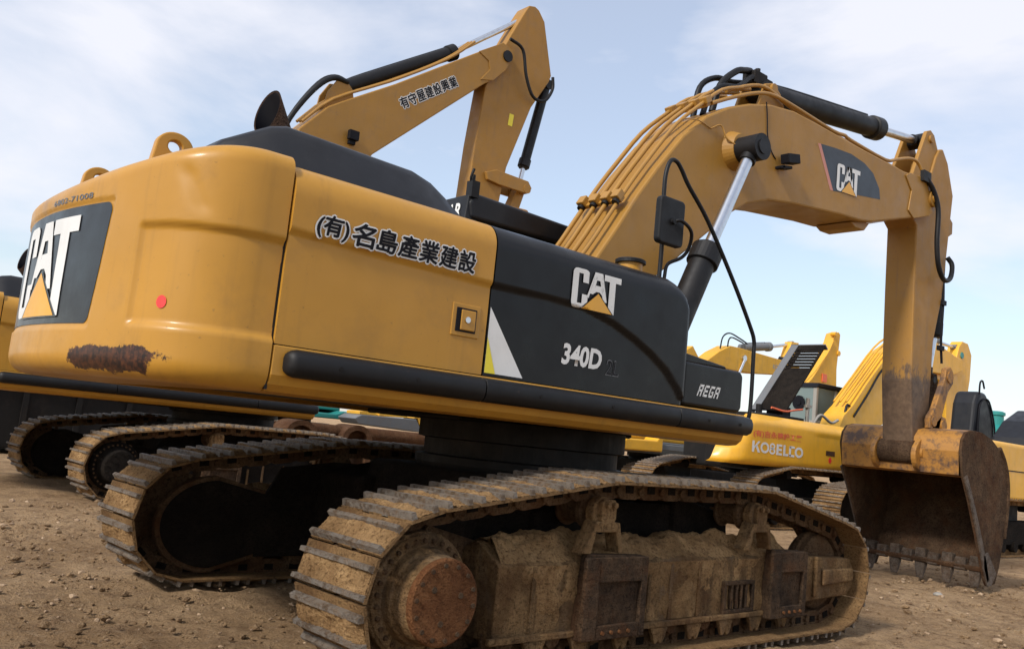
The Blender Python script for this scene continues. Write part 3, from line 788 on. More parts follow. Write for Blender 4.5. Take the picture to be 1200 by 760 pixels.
        for i,ch in enumerate('REGA'):
            for x,z,w,h in letter(ch,i*1.02):
                q=[(x,z),(x+w,z),(x+w,z+h),(x,z+h)]
                P.append([(.605+(a+.55*b)*.0600,1.668+b*.082) for a,b in q])
        return P
    polys_to_mesh('lettering',rega(),lambda u,v:(u,-1.4725,v),'white',bb)
    # ---- rail along the sill, three lengths
    for x0,x1 in((-2.465,-1.303),(-1.297,.347),(.353,1.185)):
        for sg in(1,-1):
            g=MB(); sec=[(-1.486,1.445),(-1.52,1.435),(-1.553,1.452),(-1.566,1.485),(-1.566,1.525),(-1.553,1.555),(-1.52,1.568),(-1.486,1.562)]
            pts=[]; st=[(x0,0.0)]; 
            xs=[x0,x0+.006,x0+.02,x0+.045] if x0<-2 else [x0,x0+.003]
            xe=[x1-.045,x1-.02,x1-.006,x1] if x1>1.1 else [x1-.003,x1]
            secs=[(x,(1-math.sqrt(max(0,1-(1-(x-x0)/.045)**2))) if x0<-2 else (.08 if x==x0 else 0)) for x in xs]+[(x,(1-math.sqrt(max(0,1-(1-(x1-x)/.045)**2))) if x1>1.1 else (.08 if x==x1 else 0)) for x in xe]
            for x,k in secs: pts+=[(x,(-1.486+(y+1.486)*(1-.9*k))*sg,1.5+(z-1.5)*(1-.6*k)) for y,z in sec]
            n=len(sec); m=len(secs)
            f=[(i*n+j,(i+1)*n+j,(i+1)*n+(j+1)%n,i*n+(j+1)%n) for i in range(m-1) for j in range(n)]+[tuple(range(n)),tuple(range(m*n-1,(m-1)*n-1,-1))]
            if sg>0: f=[q[::-1] for q in f]
            g.add(pts,f,smooth=True); o=g.build('guard_rail','rubber',root)
            o.modifiers.new('s','EDGE_SPLIT').split_angle=R_(50)
    for x in (-2.2,-1.75,-.9,-.3,.65,1.0):
        g=MB(); g.cyl((x,-1.564,1.505),(x,-1.570,1.505),.011,n=10); g.build('rail_bolt','darksteel',root)
    g=MB(); g.box(-1.02,-.60,-1.4895,-1.483,2.30,2.303); g.build('hood_seam','ink',fp)
    # ---- raised black engine hood
    g=MB(); secs=[(-2.80,2.43,2.52,1.10,1.04),(-2.74,2.43,2.60,1.16,1.06),(-2.52,2.44,2.725,1.28,1.12),(-2.44,2.45,2.745,1.31,1.14),(-1.64,2.44,2.725,1.30,1.12),(-1.52,2.44,2.695,1.29,1.11),(-1.40,2.44,2.63,1.28,1.10),(-1.31,2.44,2.55,1.27,1.10),(-1.24,2.44,2.46,1.26,1.10)]
    P=[]; ring=[]
    for x,zb,zt,wb,wt in secs:
        c=.05; h=zt-zb
        r=[(-wb,zb),(-wb+(wb-wt)*.80,zb+h*.80),(-wt-.01,zt-h*.08),(-wt+.03,zt-h*.01),(-wt+.10,zt),(0,zt+.012)]
        r+= [(-a,b) for a,b in r[-2::-1]]
        ring.append([(x,a,b) for a,b in r])
    n=len(ring[0]); P=[p for r in ring for p in r]
    g.grid(P,len(ring),n,flip=True); g.add(ring[0],[tuple(range(n))][::-1]); g.add(ring[-1],[tuple(range(n))])
    o=g.build('engine_hood','hood',root); s=o.modifiers.new('s','EDGE_SPLIT'); s.split_angle=R_(48)
    # ---- exhaust stack, bell end cut on the slant
    g=MB(); n=32; P=[]
    A=Vector((-1.93,-.30,2.60)); Cc=Vector((-2.22,-.30,3.07)); ax=(Cc-A).normalized(); u=Vector((0,1,0)); v=ax.cross(u); nn=Vector((-.95,-.22,.25)).normalized()
    for h,r in ((0,.085),(.25,.088)):
        for i in range(n): t=2*PI*i/n; P.append(A+ax*h+u*(r*math.sin(t))+v*(r*math.cos(t)))
    for r,off in ((.112,0),(.102,-.004),(.080,-.22)):
        for i in range(n):
            t=2*PI*i/n; q=A+u*(r*math.sin(t))+v*(r*math.cos(t)); h=(Cc-q).dot(nn)/ax.dot(nn)+off; P.append(q+ax*max(h,.05))
    g.add(P,[(k*n+i,k*n+(i+1)%n,(k+1)*n+(i+1)%n,(k+1)*n+i) for k in range(3) for i in range(n)],smooth=True); g.add(P[-2*n:],[(i,(i+1)%n,(i+1)%n+n,i+n) for i in range(n)],smooth=True,mi=1); g.add(P[-n:],[tuple(range(n))],mi=1)
    g.build('exhaust_stack',['exhaust','ink'],root)
    # ---- filler cap
    g=MB(); g.cyl((.36,-.98,2.44),(.36,-.98,2.585),.088,n=28); fc=g.build('filler_neck','yellow',root,bevel=.006)
    g=MB(); g.lathe((.36,-.98,2.586),(0,0,1),[(0,.112),(.022,.112),(.03,.10),(.04,.05)],n=28); g.build('filler_cap','rubber',fc)
    # ---- cab on the far side
    g=MB()
    for x,y in((.08,.58),(.08,1.46),(1.70,.58),(1.70,1.46),(.80,.58),(.80,1.46)):
        g.box(x-.04,x+.05,y-.04,y+.04,1.60,3.05)
    g.box(.04,1.75,.53,1.51,1.58,2.05); g.box(.04,1.75,.545,1.495,2.98,3.06)
    cabo=g.build('cab','black',root,bevel=.015)
    g=MB(); g.prism([(-.03,3.02),(1.80,3.02),(1.86,3.10),(1.78,3.19),(.0,3.245),(-.06,3.16)],.50,1.54); g.build('cab_roof','hood',cabo,bevel=.03,seg=3)
    g=MB(); g.prism([(-.085,2.96),(.05,2.90),(.05,3.20),(-.06,3.225)],.52,1.52); g.build('rear_header','hood',cabo,bevel=.01)
    text_mesh('lettering','CATERPILLAR',lambda u,v:(-.088+(v-2.96)*.095-.004,-u,v),'white',cabo,bold=.03,fit=(-1.48,-.585,3.02,3.16))
    g=MB(); g.box(.09,1.70,.565,.575,2.06,2.97); g.box(.05,.06,.63,1.42,2.06,2.70); g.box(1.72,1.73,.62,1.42,2.06,2.97); g.box(.09,1.70,1.47,1.48,2.06,2.97); g.build('window_glass','glass',cabo)
    # aerial and post at the cab corner
    g=MB(); g.cyl((-.02,.54,2.45),(-.02,.54,3.40),.018,n=8); g.box(-.06,.02,.49,.57,3.20,3.34); g.tube([(-.02,.54,3.3),(-.06,.52,3.36),(-.05,.50,3.44)],.012); g.build('aerial_bracket','rubber',cabo)
    return dict(door=door,fp=fp)
def handrail_and_mirror(root):
    y=-1.30; r=.0155
    g=MB(); g.tube([(.32,y,2.44),(.32,y,2.7),(.30,y,3.05),(.305,y,3.20),(.345,y,3.30),(.41,y,3.31),(.475,y,3.26),(.56,y,3.17),(.80,y,2.97),(1.14,y,2.60),(1.40,y,2.28),(1.465,y,2.17),(1.47,y,2.05),(1.475,y,1.70),(1.45,y,1.56),(1.36,y,1.47),(1.15,y,1.44)],r,n=12)
    g.build('grab_rail','rubber',root)
    g=MB(); cx,cz,w,h=.30,2.835,.128,.165; rr=.035; P=[]
    for ax_,az,a0 in((cx+w-rr,cz-h+rr,-90),(cx+w-rr,cz+h-rr,0),(cx-w+rr,cz+h-rr,90),(cx-w+rr,cz-h+rr,180)):
        for k in range(6): a=R_(a0+18*k); P.append((ax_+rr*math.cos(a),az+rr*math.sin(a)))
    g.prism(P,-1.345,-1.40); mi=g.build('mirror','rubber',root,bevel=.012,seg=3)
    g=MB(); g.tube([(cx,-1.40,cz),(cx+.05,-1.44,cz+.01),(cx+.17,-1.43,cz-.04),(cx+.215,-1.38,cz-.14),(cx+.19,-1.34,cz-.21),(cx+.10,-1.30,cz-.27),(cx+.075,-1.30,cz-.36),(cx+.075,-1.30,cz-.42)],.013,n=10); g.cyl((cx,-1.395,cz),(cx,-1.425,cz),.022,n=14); g.build('mirror_arm','rubber',mi)

# ================================================================== booms, sticks, buckets
def boomlike(name,poly,y0,y1,mat,root,bevel=.012,lip=0.0):
    g=MB(); g.prism(poly,y0,y1); o=g.build(name,mat,root,bevel=bevel,seg=2); return o
def hyd(name,root,base,mid,end,rb,rr,gland=True,mat='rubber',eye=.10,yw=.09,axis=(0,1,0)):
    """hydraulic cylinder: barrel base->mid, chromed rod mid->end, with pin eyes"""
    base,mid,end=map(Vector,(base,mid,end)); d=(mid-base).normalized(); ax=Vector(axis)
    g=MB(); g.cyl(base+d*.06,mid-d*.02,rb,n=28); 
    g.lathe(mid-d*.16,d,[(0,rb),(.01,rb*1.22),(.17,rb*1.22),(.185,rb*.95),(.20,rb*.9)],n=28)
    g.cyl(base-ax*yw,base+ax*yw,eye,n=24); g.tube([base+d*.1+ax*rb*.2+Vector((0,0,rb)),base+d*.5+Vector((0,0,rb*1.15)),mid-d*.25+Vector((0,0,rb*1.15))],.016,n=8,sub=3)
    c=g.build(name,mat,root,bevel=.004)
    g=MB(); g.cyl(mid-d*.02,end-d*.05,rr,n=24); g.build('piston_rod','chrome',c)
    g=MB(); g.cyl(end-ax*yw,end+ax*yw,eye,n=24); g.cyl(end-ax*(yw+.012),end+ax*(yw+.012),eye*.55,n=18); g.cyl(end-d*.16,end-d*.05,rr*1.35,n=20); g.build('rod_eye',mat,c,bevel=.006)
    return c
def big_boom(root):
    poly=[(.02,1.98),(.10,1.83),(.26,1.80),(.42,1.92),(.85,2.27),(1.40,2.73),(1.80,3.06),(2.10,3.30),(2.34,3.51),(2.61,3.68),(2.95,3.80),(3.38,3.87),(4.27,3.97),(4.68,4.00),(4.92,4.04),(6.04,4.36),(6.24,4.42),(6.44,4.55),(6.47,4.68),(6.40,4.80),(6.20,4.87),(6.02,4.86),(5.61,4.82),(4.45,4.82),(3.76,4.83),(3.30,4.83),(2.90,4.77),(2.56,4.67),(2.25,4.54),(1.93,4.35),(1.62,4.07),(1.32,3.70),(1.10,3.40),(.88,3.06),(.66,2.74),(.40,2.40)]
    bo=boomlike('boom',poly,-.30,.30,'boom',root,bevel=.02)
    # side-plate edges standing proud of the top plate, nose doubler and pivot bosses
    g=MB()
    for sg in(-1,1):
        a,b=sorted((sg*.300,sg*.316))
        g=MB(); g.prism([(5.72,4.37),(5.86,4.30),(6.24,4.42),(6.44,4.55),(6.48,4.68),(6.40,4.80),(6.20,4.87),(5.72,4.83),(5.62,4.77),(5.78,4.62)],a,b)
        g.build('nose_plate','boom',bo,bevel=.008)
    g=MB(); g.cyl((6.30,-.345,4.65),(6.30,.345,4.65),.105,n=28); g.cyl((6.30,-.36,4.65),(6.30,.36,4.65),.06,n=24); g.build('pivot_pin','boom',bo,bevel=.006)
    g=MB(); g.prism([(4.62,3.985),(4.72,3.945),(4.92,3.95),(5.02,4.05),(4.9,4.05)],-.22,.22); g.build('belly_pad','boom',bo,bevel=.01)
    # decal on the boom side
    sm=lambda u,v,o=0:(u,-.3015-o,v)
    polys_to_mesh('boom_decal',[[(3.815,4.63),(4.10,4.665),(4.42,4.69),(4.70,4.665),(4.90,4.60),(5.05,4.46),(5.08,4.34),(4.60,4.27),(4.10,4.19)]],lambda u,v:sm(u,v),'decal',bo)
    polys_to_mesh('pink_edge_stripe',[[(3.755,4.62),(3.812,4.63),(4.095,4.19),(4.035,4.185)]],lambda u,v:sm(u,v,.0005),'pink',bo)
    def lg(u,v,o): return (u,-.3015-o,v+.06*(u-4.15))
    logo(bo,lg,4.15,4.62,4.215,4.515,keep='decal')
    # work lamp
    g=MB(); X=Matrix.Translation((3.16,-.335,4.25))@Matrix.Rotation(R_(-12),4,'Y')
    g.box(-.10,.10,-.10,0,-.035,.06,X=X); g.box(-.16,.03,-.05,0.03,-.085,-.055,X=X); g.cyl(X@Vector((-.12,.03,-.07)),X@Vector((-.12,-.05,-.07)),.02,n=8)
    la=g.build('work_lamp','ink',bo,bevel=.008); g=MB(); g.box(.101,.104,-.09,-.01,-.025,.05,X=X); g.build('lamp_lens','glass',la)
    g=MB(); g.tube([(3.02,-.305,4.24),(2.93,-.31,4.30),(2.86,-.31,4.42),(2.83,-.31,4.62),(2.80,-.31,4.76)],.006,n=6); g.build('lamp_wire','ink',bo)
    g=MB(); g.tube([(1.98,-.31,4.24),(2.10,-.33,4.30),(2.16,-.36,4.19),(2.24,-.42,4.13)],.008,n=6); g.tube([(1.6,-.305,4.22),(1.8,-.31,4.26),(1.98,-.31,4.24)],.006,n=6); g.build('grease_line','tan_hose',bo)
    # pin boss where the lift cylinders meet the boom
    
    for sg in(-1,1): g=MB(); g.lathe((2.36,.30*sg,4.13),(0,sg,0),[(0,.19),(.05,.17),(.10,.15)],n=32); g.build('cylinder_boss','boom',bo,bevel=.01)
    for sg in(-1,1):
        hyd('lift_cylinder',root,(1.16,sg*.56,1.80),(1.75,sg*.56,3.02),(2.34,sg*.52,4.11),.115,.056,eye=.125,yw=.115)
    # stick cylinder over the boom
    hyd('stick_cylinder',root,(3.10,0,5.03),(5.48,0,5.36),(6.50,0,5.50),.115,.052,eye=.095,yw=.10)
    g=MB()
    for sg in(-1,1):
        a,b=sorted((sg*.12,sg*.16)); g.prism([(2.85,4.72),(3.40,4.78),(3.25,5.02),(3.12,5.10),(2.98,5.05)],a,b)
    g.cyl((3.10,-.19,5.03),(3.10,.19,5.03),.05,n=16); g.build('cylinder_bracket','boom',bo,bevel=.01)
    g=MB(); g.box(2.90,3.12,-.08,.08,5.06,5.20); g.box(3.10,3.26,-.05,.06,5.10,5.19); g.cyl((3.02,-.02,5.20),(3.02,-.02,5.25),.03,n=8); g.cyl((3.2,.03,5.18),(3.2,.03,5.25),.035,n=8); g.build('valve_block','darksteel',bo,bevel=.012)
    # steel pipes up the back of the boom
    top=[(.30,2.36),(.66,2.83),(.88,3.16),(1.10,3.49),(1.32,3.79),(1.62,4.17),(1.93,4.45),(2.25,4.65),(2.56,4.78),(2.84,4.87)]
    for k,(yy,ht,end) in enumerate([(-.215,.05,8),(-.09,.06,9),(.05,.055,9),(.20,.05,9)]):
        # offset along the outward direction of the back plate
        pts=[]
        for i,(x,z) in enumerate(top[:end+1]):
            dx=top[min(i+1,9)][0]-top[max(i-1,0)][0]; dz=top[min(i+1,9)][1]-top[max(i-1,0)][1]; l=math.hypot(dx,dz)
            h=ht-.03+(.05 if i>=7 else 0); pts.append((x-dz/l*h,yy,z+dx/l*h))
        g=MB(); g.tube(pts,.021 if k in(1,2,3) else .018,n=10,sub=3); g.build('hydraulic_pipe','tan_hose',bo)
    for (x,z,dx,dz,un) in((.98,3.36,.22,.33,1),(2.02,4.53,.32,.21,0)):
        l=math.hypot(dx,dz); ux,uz=dx/l,dz/l; nx,nz=-uz,ux
        g=MB(); X=Matrix(((ux,0,nx,x-.012),(0,1,0,0),(uz,0,nz,z-.02),(0,0,0,1))); g.box(-.035,.035,-.24,.23,-.03,.012,X=X)
        for yy in(-.215,-.09,.05,.20):
            X=Matrix(((ux,0,nx,x-.012),(0,1,0,yy),(uz,0,nz,z-.02),(0,0,0,1))); g.box(-.045,.045,-.042,.042,.0,.066,X=X)
        g.build('pipe_clamp','tan_hose',bo,bevel=.008)
        if un:
            for yy in(-.215,-.09,.05,.20):
                g=MB(); p=Vector((x-ux*.075+nx*.012,yy,z-uz*.075+nz*.012)); g.cyl(p-Vector((ux,0,uz))*.022,p+Vector((ux,0,uz))*.022,.034,n=12); g.build('pipe_union','rubber',bo)
    # pipe run along the right shoulder to the stick, with its kink
    g=MB(); g.tube([(2.05,-.24,4.52),(2.40,-.24,4.70),(2.75,-.25,4.85),(3.0,-.26,4.90),(3.35,-.27,4.89),(4.05,-.28,4.85),(4.30,-.28,4.87),(4.45,-.27,4.86),(5.2,-.27,4.85),(5.45,-.27,4.92),(5.75,-.27,5.02),(5.95,-.28,5.03),(6.05,-.30,4.93),(6.12,-.33,4.86)],.020,n=9,sub=3)
    g.tube([(2.35,-.16,4.76),(2.75,-.16,4.95),(3.0,-.18,4.99),(3.4,-.2,4.91),(4.4,-.2,4.87),(5.6,-.2,4.86)],.020,n=9,sub=3); g.build('hydraulic_pipe','tan_hose',bo)
    # black hoses over the hump
    g=MB(); 
    g.tube([(2.38,.02,4.60),(2.46,.0,4.90),(2.66,-.02,5.10),(2.80,-.02,5.16),(2.92,0,5.20)],.034,n=12)
    g.tube([(2.25,.14,4.52),(2.32,.14,4.86),(2.52,.12,5.02),(2.75,.10,5.05),(2.95,.08,5.10)],.030,n=12)
    g.tube([(2.12,-.08,4.46),(2.2,-.08,4.66),(2.35,-.1,4.82),(2.6,-.1,4.90),(2.80,-.06,5.05),(2.9,-.05,5.12)],.028,n=12)
    g.build('hydraulic_hose','rubber',bo)
    g=MB(); g.tube([(6.10,-.335,4.85),(6.24,-.36,4.72),(6.33,-.38,4.50),(6.33,-.38,4.10),(6.40,-.38,3.82),(6.60,-.36,3.69),(6.83,-.33,3.76),(6.95,-.29,3.95),(6.92,-.24,4.05)],.030,n=12)
    g.box(5.98,6.16,-.36,-.31,4.80,4.93); g.build('stick_hose','rubber',bo)
    # elbow fittings at the boom foot
    g=MB(); 
    for k in range(4):
        y=-.24+k*.11; g.tube([(.30+.03*k,y,2.36),(.36,y,2.60),(.42,y,2.66)],.028,n=8); g.cyl((.30,y,2.36),(.30,y,2.44),.034,n=8)
    g.build('foot_hose','rubber',bo)
    # foot brackets of the upper frame
    g=MB()
    for sg in(-1,1):
        a,b=sorted((sg*.33,sg*.39)); g.prism([(-.5,1.5),(1.3,1.5),(1.28,1.86),(1.0,1.92),(.45,1.95),(.28,2.15),(.05,2.15),(-.3,1.9)],a,b)
    g.cyl((.16,-.42,2.0),(.16,.42,2.0),.08,n=20); g.build('boom_foot_bracket','darksteel',root,bevel=.01)
    return bo
def big_stick(root):
    poly=[(6.36,1.38),(6.60,1.38),(6.70,1.98),(6.73,2.41),(6.75,2.94),(6.93,3.52),(7.0,3.97),(7.13,4.91),(6.95,5.30),(6.80,5.45),(6.70,5.42),(6.62,5.30),(6.48,4.98),(6.0,4.60),(6.04,4.40),(6.19,4.30),(6.2,3.5),(6.23,2.4)]
    st=boomlike('stick',poly,-.19,.19,'stickA',root,bevel=.018)
    g=MB()
    for sg in(-1,1):
        a,b=sorted((sg*.115,sg*.165)); g.prism([(5.98,4.72),(6.30,4.60),(6.80,5.05),(6.72,5.40),(6.60,5.58),(6.50,5.62),(6.40,5.58),(6.22,5.22)],a,b)
    g.cyl((6.50,-.19,5.50),(6.50,.19,5.50),.05,n=16); g.build('cylinder_ear','stick',st,bevel=.01)
    g=MB(); g.cyl((6.40,-.215,1.55),(6.40,.215,1.55),.15,n=32); g.cyl((6.40,-.225,1.55),(6.40,.225,1.55),.06,n=20); g.build('pin_boss','bucketin',st,bevel=.01)
    hyd('bucket_cylinder',root,(7.22,0,4.52),(7.16,0,3.10),(7.02,0,2.50),.085,.045,eye=.08,yw=.09)
    g=MB()
    for sg in(-1,1):
        a,b=sorted((sg*.08,sg*.12)); g.prism([(6.95,4.25),(7.3,4.45),(7.3,4.6),(7.2,4.66),(7.0,4.7)],a,b)
    g.build('cylinder_clevis','stick',st,bevel=.008)
    # linkage
    for sg in(-1,1):
        a,b=sorted((sg*.215,sg*.285)); g=MB()
        g.prism([(6.90,2.50),(6.93,2.63),(7.04,2.67),(7.13,2.60),(7.13,2.46),(7.0,2.34),(6.86,2.02),(6.80,1.86),(6.66,1.80),(6.55,1.86),(6.55,2.0),(6.66,2.10),(6.80,2.34)],a,b)
        g.cyl((7.02,a-.015,2.53),(7.02,b+.015,2.53),.075,n=20); g.cyl((6.64,a-.012,1.95),(6.64,b+.012,1.95),.065,n=20)
        g.build('idler_link','bucketpaint',st,bevel=.012)
    g=MB(); g.prism([(6.95,2.56),(7.08,2.58),(7.12,2.48),(7.02,2.1),(6.98,1.9),(6.88,1.84),(6.80,1.92),(6.84,2.08)],-.10,.10); g.cyl((6.88,-.16,1.90),(6.88,.16,1.90),.08,n=20); g.build('power_link','bucketin',st,bevel=.012)
    # grease line and small lugs on the side
    g=MB(); g.tube([(6.98,-.17,3.95),(6.95,-.2,3.5),(6.93,-.2,3.0),(6.97,-.2,2.7)],.016,n=8); g.box(6.88,6.99,-.22,-.17,2.86,2.92); g.box(6.90,7.0,-.22,-.17,3.44,3.50); g.build('grease_line','ink',st)
    polys_to_mesh('small_plate',[[(6.74,3.98),(6.80,3.98),(6.80,4.06),(6.74,4.06)]],lambda u,v:(u,-.1935,v),'white',st)
    return st
def bucket(root):
    W=.76
    outer=[(6.33,1.60),(6.36,1.74),(6.45,1.83),(6.62,1.865),(6.87,1.86),(7.15,1.80),(7.38,1.69),(7.55,1.52),(7.65,1.28),(7.66,1.0),(7.60,.70),(7.51,.48),(7.40,.32),(7.24,.22)]
    inner=[(7.20,.27),(7.34,.36),(7.46,.52),(7.55,.72),(7.61,1.0),(7.60,1.26),(7.50,1.49),(7.34,1.65),(7.13,1.75),(6.92,1.79),(6.80,1.60),(6.66,1.36),(6.46,1.305),(6.36,1.33)]
    def side_panelb(y0,y1,g,mi):
        g.prism([(6.33,1.60),(6.36,1.74),(6.45,1.83),(6.62,1.865),(6.87,1.86),(7.15,1.80),(7.38,1.69),(7.55,1.52),(7.65,1.28),(7.66,1.0),(7.61,.72),(7.54,.47),(7.47,.26),(7.37,.08),(7.15,.06),(7.08,.12),(6.98,.30),(6.80,.66),(6.58,1.05),(6.40,1.33)],y0,y1,mi=mi)
    g=MB(); n=len(outer); 
    # quads for the shell so the concave section triangulates cleanly
    def sweep(P,flip,mi,smooth=True):
        pts=[(x,y,z) for x,z in P for y in(-W+.03,W-.03)]
        g.grid(pts,len(P),2,mi=mi,flip=flip,smooth=smooth)
    sweep(outer,False,0); sweep(inner[:10],False,1); sweep(inner[9:],False,0)
    g.add([(outer[-1][0],y,outer[-1][1]) for y in(-W+.03,W-.03)]+[(inner[0][0],y,inner[0][1]) for y in(-W+.03,W-.03)],[(0,1,3,2)],mi=1)
    g.add([(outer[0][0],y,outer[0][1]) for y in(-W+.03,W-.03)]+[(inner[-1][0],y,inner[-1][1]) for y in(-W+.03,W-.03)],[(0,1,3,2)],mi=0)
    bs=g.build('bucket',['bucketpaint','bucketin'],root)
    for sg in(-1,1):
        g=MB(); a,b=sorted((sg*(W-.03),sg*W)); side_panelb(a,b,g,0); g.build('side_plate','bucketin',bs,bevel=.006)
        # front stiffener edge and side cutter
        g=MB(); a,b=sorted((sg*W,sg*(W+.022))); g.prism([(6.40,1.30),(6.47,1.34),(6.66,1.06),(6.88,.70),(7.06,.36),(7.15,.14),(7.10,.10),(6.98,.30),(6.80,.66),(6.58,1.05)],a,b)
        g.prism([(6.98,.42),(7.10,.46),(7.36,.20),(7.22,.07),(7.12,.06),(6.99,.28)],a,b); g.build('side_cutter','tooth',bs,bevel=.006)
        g=MB(); P=[(7.60,.62),(7.66,.95),(7.665,1.28),(7.56,1.53),(7.39,1.705)]
        g.tube([(x,sg*(W-.005),z) for x,z in P],.028,n=8,sub=4); g.build('corner_wear_strip','bucketin',bs)
    # hinge ears
    for sg in(-1,1):
        g=MB(); a,b=sorted((sg*.225,sg*.285))
        P=[(6.40+.19*math.cos(t),1.52+.19*math.sin(t)) for t in [R_(150+15*i) for i in range(13)]]
        g.prism(P+[(6.62,1.62),(6.98,1.84),(7.02,1.92),(6.96,2.02),(6.84,2.03),(6.70,1.94),(6.48,1.78),(6.32,1.70)],a,b)
        g.cyl((6.40,a-.03,1.55),(6.40,b+.03,1.55),.085,n=24); g.cyl((6.88,a-.02,1.92),(6.88,b+.02,1.92),.065,n=20)
        g.build('hinge_ear','bucketpaint',bs,bevel=.010)
    # lip, teeth and the shrouds between
    g=MB(); g.prism([(6.98,.275),(7.28,.345),(7.28,.27),(7.01,.225)],-W+.02,W-.02); g.build('cutting_lip','bucketin',bs,bevel=.008)
    for i in range(5):
        y=-.66+i*.33; g=MB()
        X=Matrix.Translation((7.07,y,.22))@Matrix.Rotation(R_(8),4,'Y')
        pts=[]; 
        for z,h,dx in((.17,.060,.065),(.05,.068,.052),(-.06,.060,.040),(-.19,.040,.014)):
            pts+=[(-dx,-h,z),(dx,-h,z),(dx,h,z),(-dx,h,z)]
        f=[(0,1,2,3),(15,14,13,12)]+[(k*4+j,(k+1)*4+j,(k+1)*4+(j+1)%4,k*4+(j+1)%4) for k in range(3) for j in range(4)]
        g.add(pts,f,X=X); g.build('tooth','tooth',bs,bevel=.010)
    for i in range(4):
        y=-.495+i*.33; g=MB(); X=Matrix.Translation((7.05,y,.27))@Matrix.Rotation(R_(12),4,'Y'); g.box(-.045,.045,-.065,.065,-.06,.09,X=X,ch=.012); g.cyl(X@Vector((-.05,0,.04)),X@Vector((-.035,0,.04)),.022,n=8); g.build('lip_shroud','tooth',bs,bevel=.012)
    return bs

# ================================================================== machine A
A=empty('excavator'); tag(A,'nearest, largest excavator, amber and black on muddy tracks, with a red dot sticker','excavator')
undercarriage(A,-1); undercarriage(A,1); carbody(A)
P_=upper(A)
base_children=[o for o in bpy.data.objects if o.parent is A]
# --- B shares the undercarriage and the upper body
B=A.copy(); COL.objects.link(B); B.location=(.90,8.0,-.06)
for ch in base_children:
    c=copy_tree(ch,B); nm=ch.name.split('.')[0]
    if nm in('counterweight','machinery_deck','side_sill','engine_door','front_side_panel','seam_rubber','battery_box','guard_rail','engine_hood','exhaust_stack','filler_neck','cab','belly_plate'): c.location.z-=.09; c.location.x-=.306; c.scale.x=1.144
    for d in c.children:
        if d.name.startswith('caked_dirt'):
            d.data=d.data.copy(); d.data.materials[0]=M['darkmud_shade']  # dirt on B darkened as well, shade put into its colour
    if nm in('hub_cover','final_drive','motor_guard','track_frame'):  # B's copies go near black: shade under the overhang put into the colour
        c.data=c.data.copy()
        for i in range(len(c.data.materials)): c.data.materials[i]=M['darkmud_shade']
for k_ in ('label','category'): 
    if k_ in B: del B[k_]
tag(B,'amber excavator behind the nearest one, boom raised high over the black hood','excavator')
# lettering on the door of A only
sm=lambda o:(lambda u,v:(u,side_y(u,v)-o,v-.0*(u)))
def door_text(u0,u1):
    # characters one by one, each with its white keyline; the bracketed one is narrower
    chars=[('(有)',-2.385,-2.215),('名',-2.19,-2.065),('島',-2.045,-1.93),('產',-1.915,-1.80),('業',-1.785,-1.67),('建',-1.655,-1.545),('設',-1.53,-1.42)]
    for ch,a,b in chars:
        z0,z1=2.122,2.245
        text_mesh('lettering_keyline',ch,lambda u,v:(u+.12*(v-2.2),YB-.0205,v),'white',P_['door'],fit=(a,b,z0+.004,z1-.004),grow=.0115)
        text_mesh('lettering',ch,lambda u,v:(u+.12*(v-2.2),YB-.0235,v),'ink',P_['door'],grow=.0032,fit=(a,b,z0+.004,z1-.004))
door_text(-2.385,-1.42)
handrail_and_mirror(A)
big_boom(A); big_stick(A); bucket(A)

# ================================================================== machine B: raised boom (local = world - location)
def Bp(P,dx=-.90,dz=.06): return [(x+dx,z+dz) for x,z in P]
poly=Bp([(1.05,1.95),(1.35,1.85),(1.75,2.8),(2.3,4.6),(3.0,5.75),(5.15,7.72),(5.30,7.84),(5.6,8.16),(5.72,8.40),(5.74,8.60),(5.48,8.66),(4.81,8.19),(3.28,7.10),(2.42,6.54),(2.08,6.31),(1.63,5.80),(1.2,4.6),(.95,3.2),(.9,2.2)])
bb=boomlike('boom',poly,-.30,.30,'boom',B,bevel=.02)
for sg in(-1,1):
    a,b=sorted((sg*.300,sg*.316)); g=MB(); g.prism(Bp([(5.05,7.78),(5.35,7.86),(5.62,8.16),(5.74,8.40),(5.76,8.60),(5.50,8.67),(4.95,8.30),(5.2,8.2),(5.25,8.05)]),a,b); g.build('nose_plate','boom',bb,bevel=.008)
g=MB(); g.cyl((4.73,-.345,8.50),(4.73,.345,8.50),.11,n=24); g.build('pivot_pin','rubber',bb,bevel=.006)
# lettering along the boom, one character after another
def btext():
    p0=Vector((3.47-.90,6.69+.06)); p1=Vector((4.60-.90,7.50+.06)); d=(p1-p0); Ln=d.length; d.normalize(); n=Vector((-d.y,d.x))
    chars=['有','守','屋','建','設','興','業']; wd=Ln/len(chars)
    for i,ch in enumerate(chars):
        f=lambda o:(lambda u,v:((p0+d*u+n*v).x,-.3015-o,(p0+d*u+n*v).y))
        a=i*wd+.012; b=(i+1)*wd-.012
        text_mesh('lettering_keyline',ch,f(.001),'white',bb,fit=(a,b,.005,.20),grow=.020)
        text_mesh('lettering',ch,f(.004),'ink',bb,grow=.005,fit=(a,b,.005,.20))
btext()
g=MB(); X=Matrix.Translation((1.65,-.34,5.98)); g.box(-.09,.09,-.09,0,-.07,.09,X=X); g.box(-.06,.06,-.04,.03,-.14,-.07,X=X); g.build('work_lamp','ink',bb,bevel=.008)
hyd('stick_cylinder',B,(1.47,0,6.83),(3.70,0,8.30),(5.47,0,9.72),.125,.055,eye=.11,yw=.11)
g=MB()
for sg in(-1,1):
    a,b=sorted((sg*.12,sg*.16)); g.prism(Bp([(2.05,6.25),(2.10,6.60),(2.25,6.86),(2.42,6.90),(2.55,6.78),(2.60,6.60)]),a,b)
g.build('cylinder_bracket','boom',bb,bevel=.01)
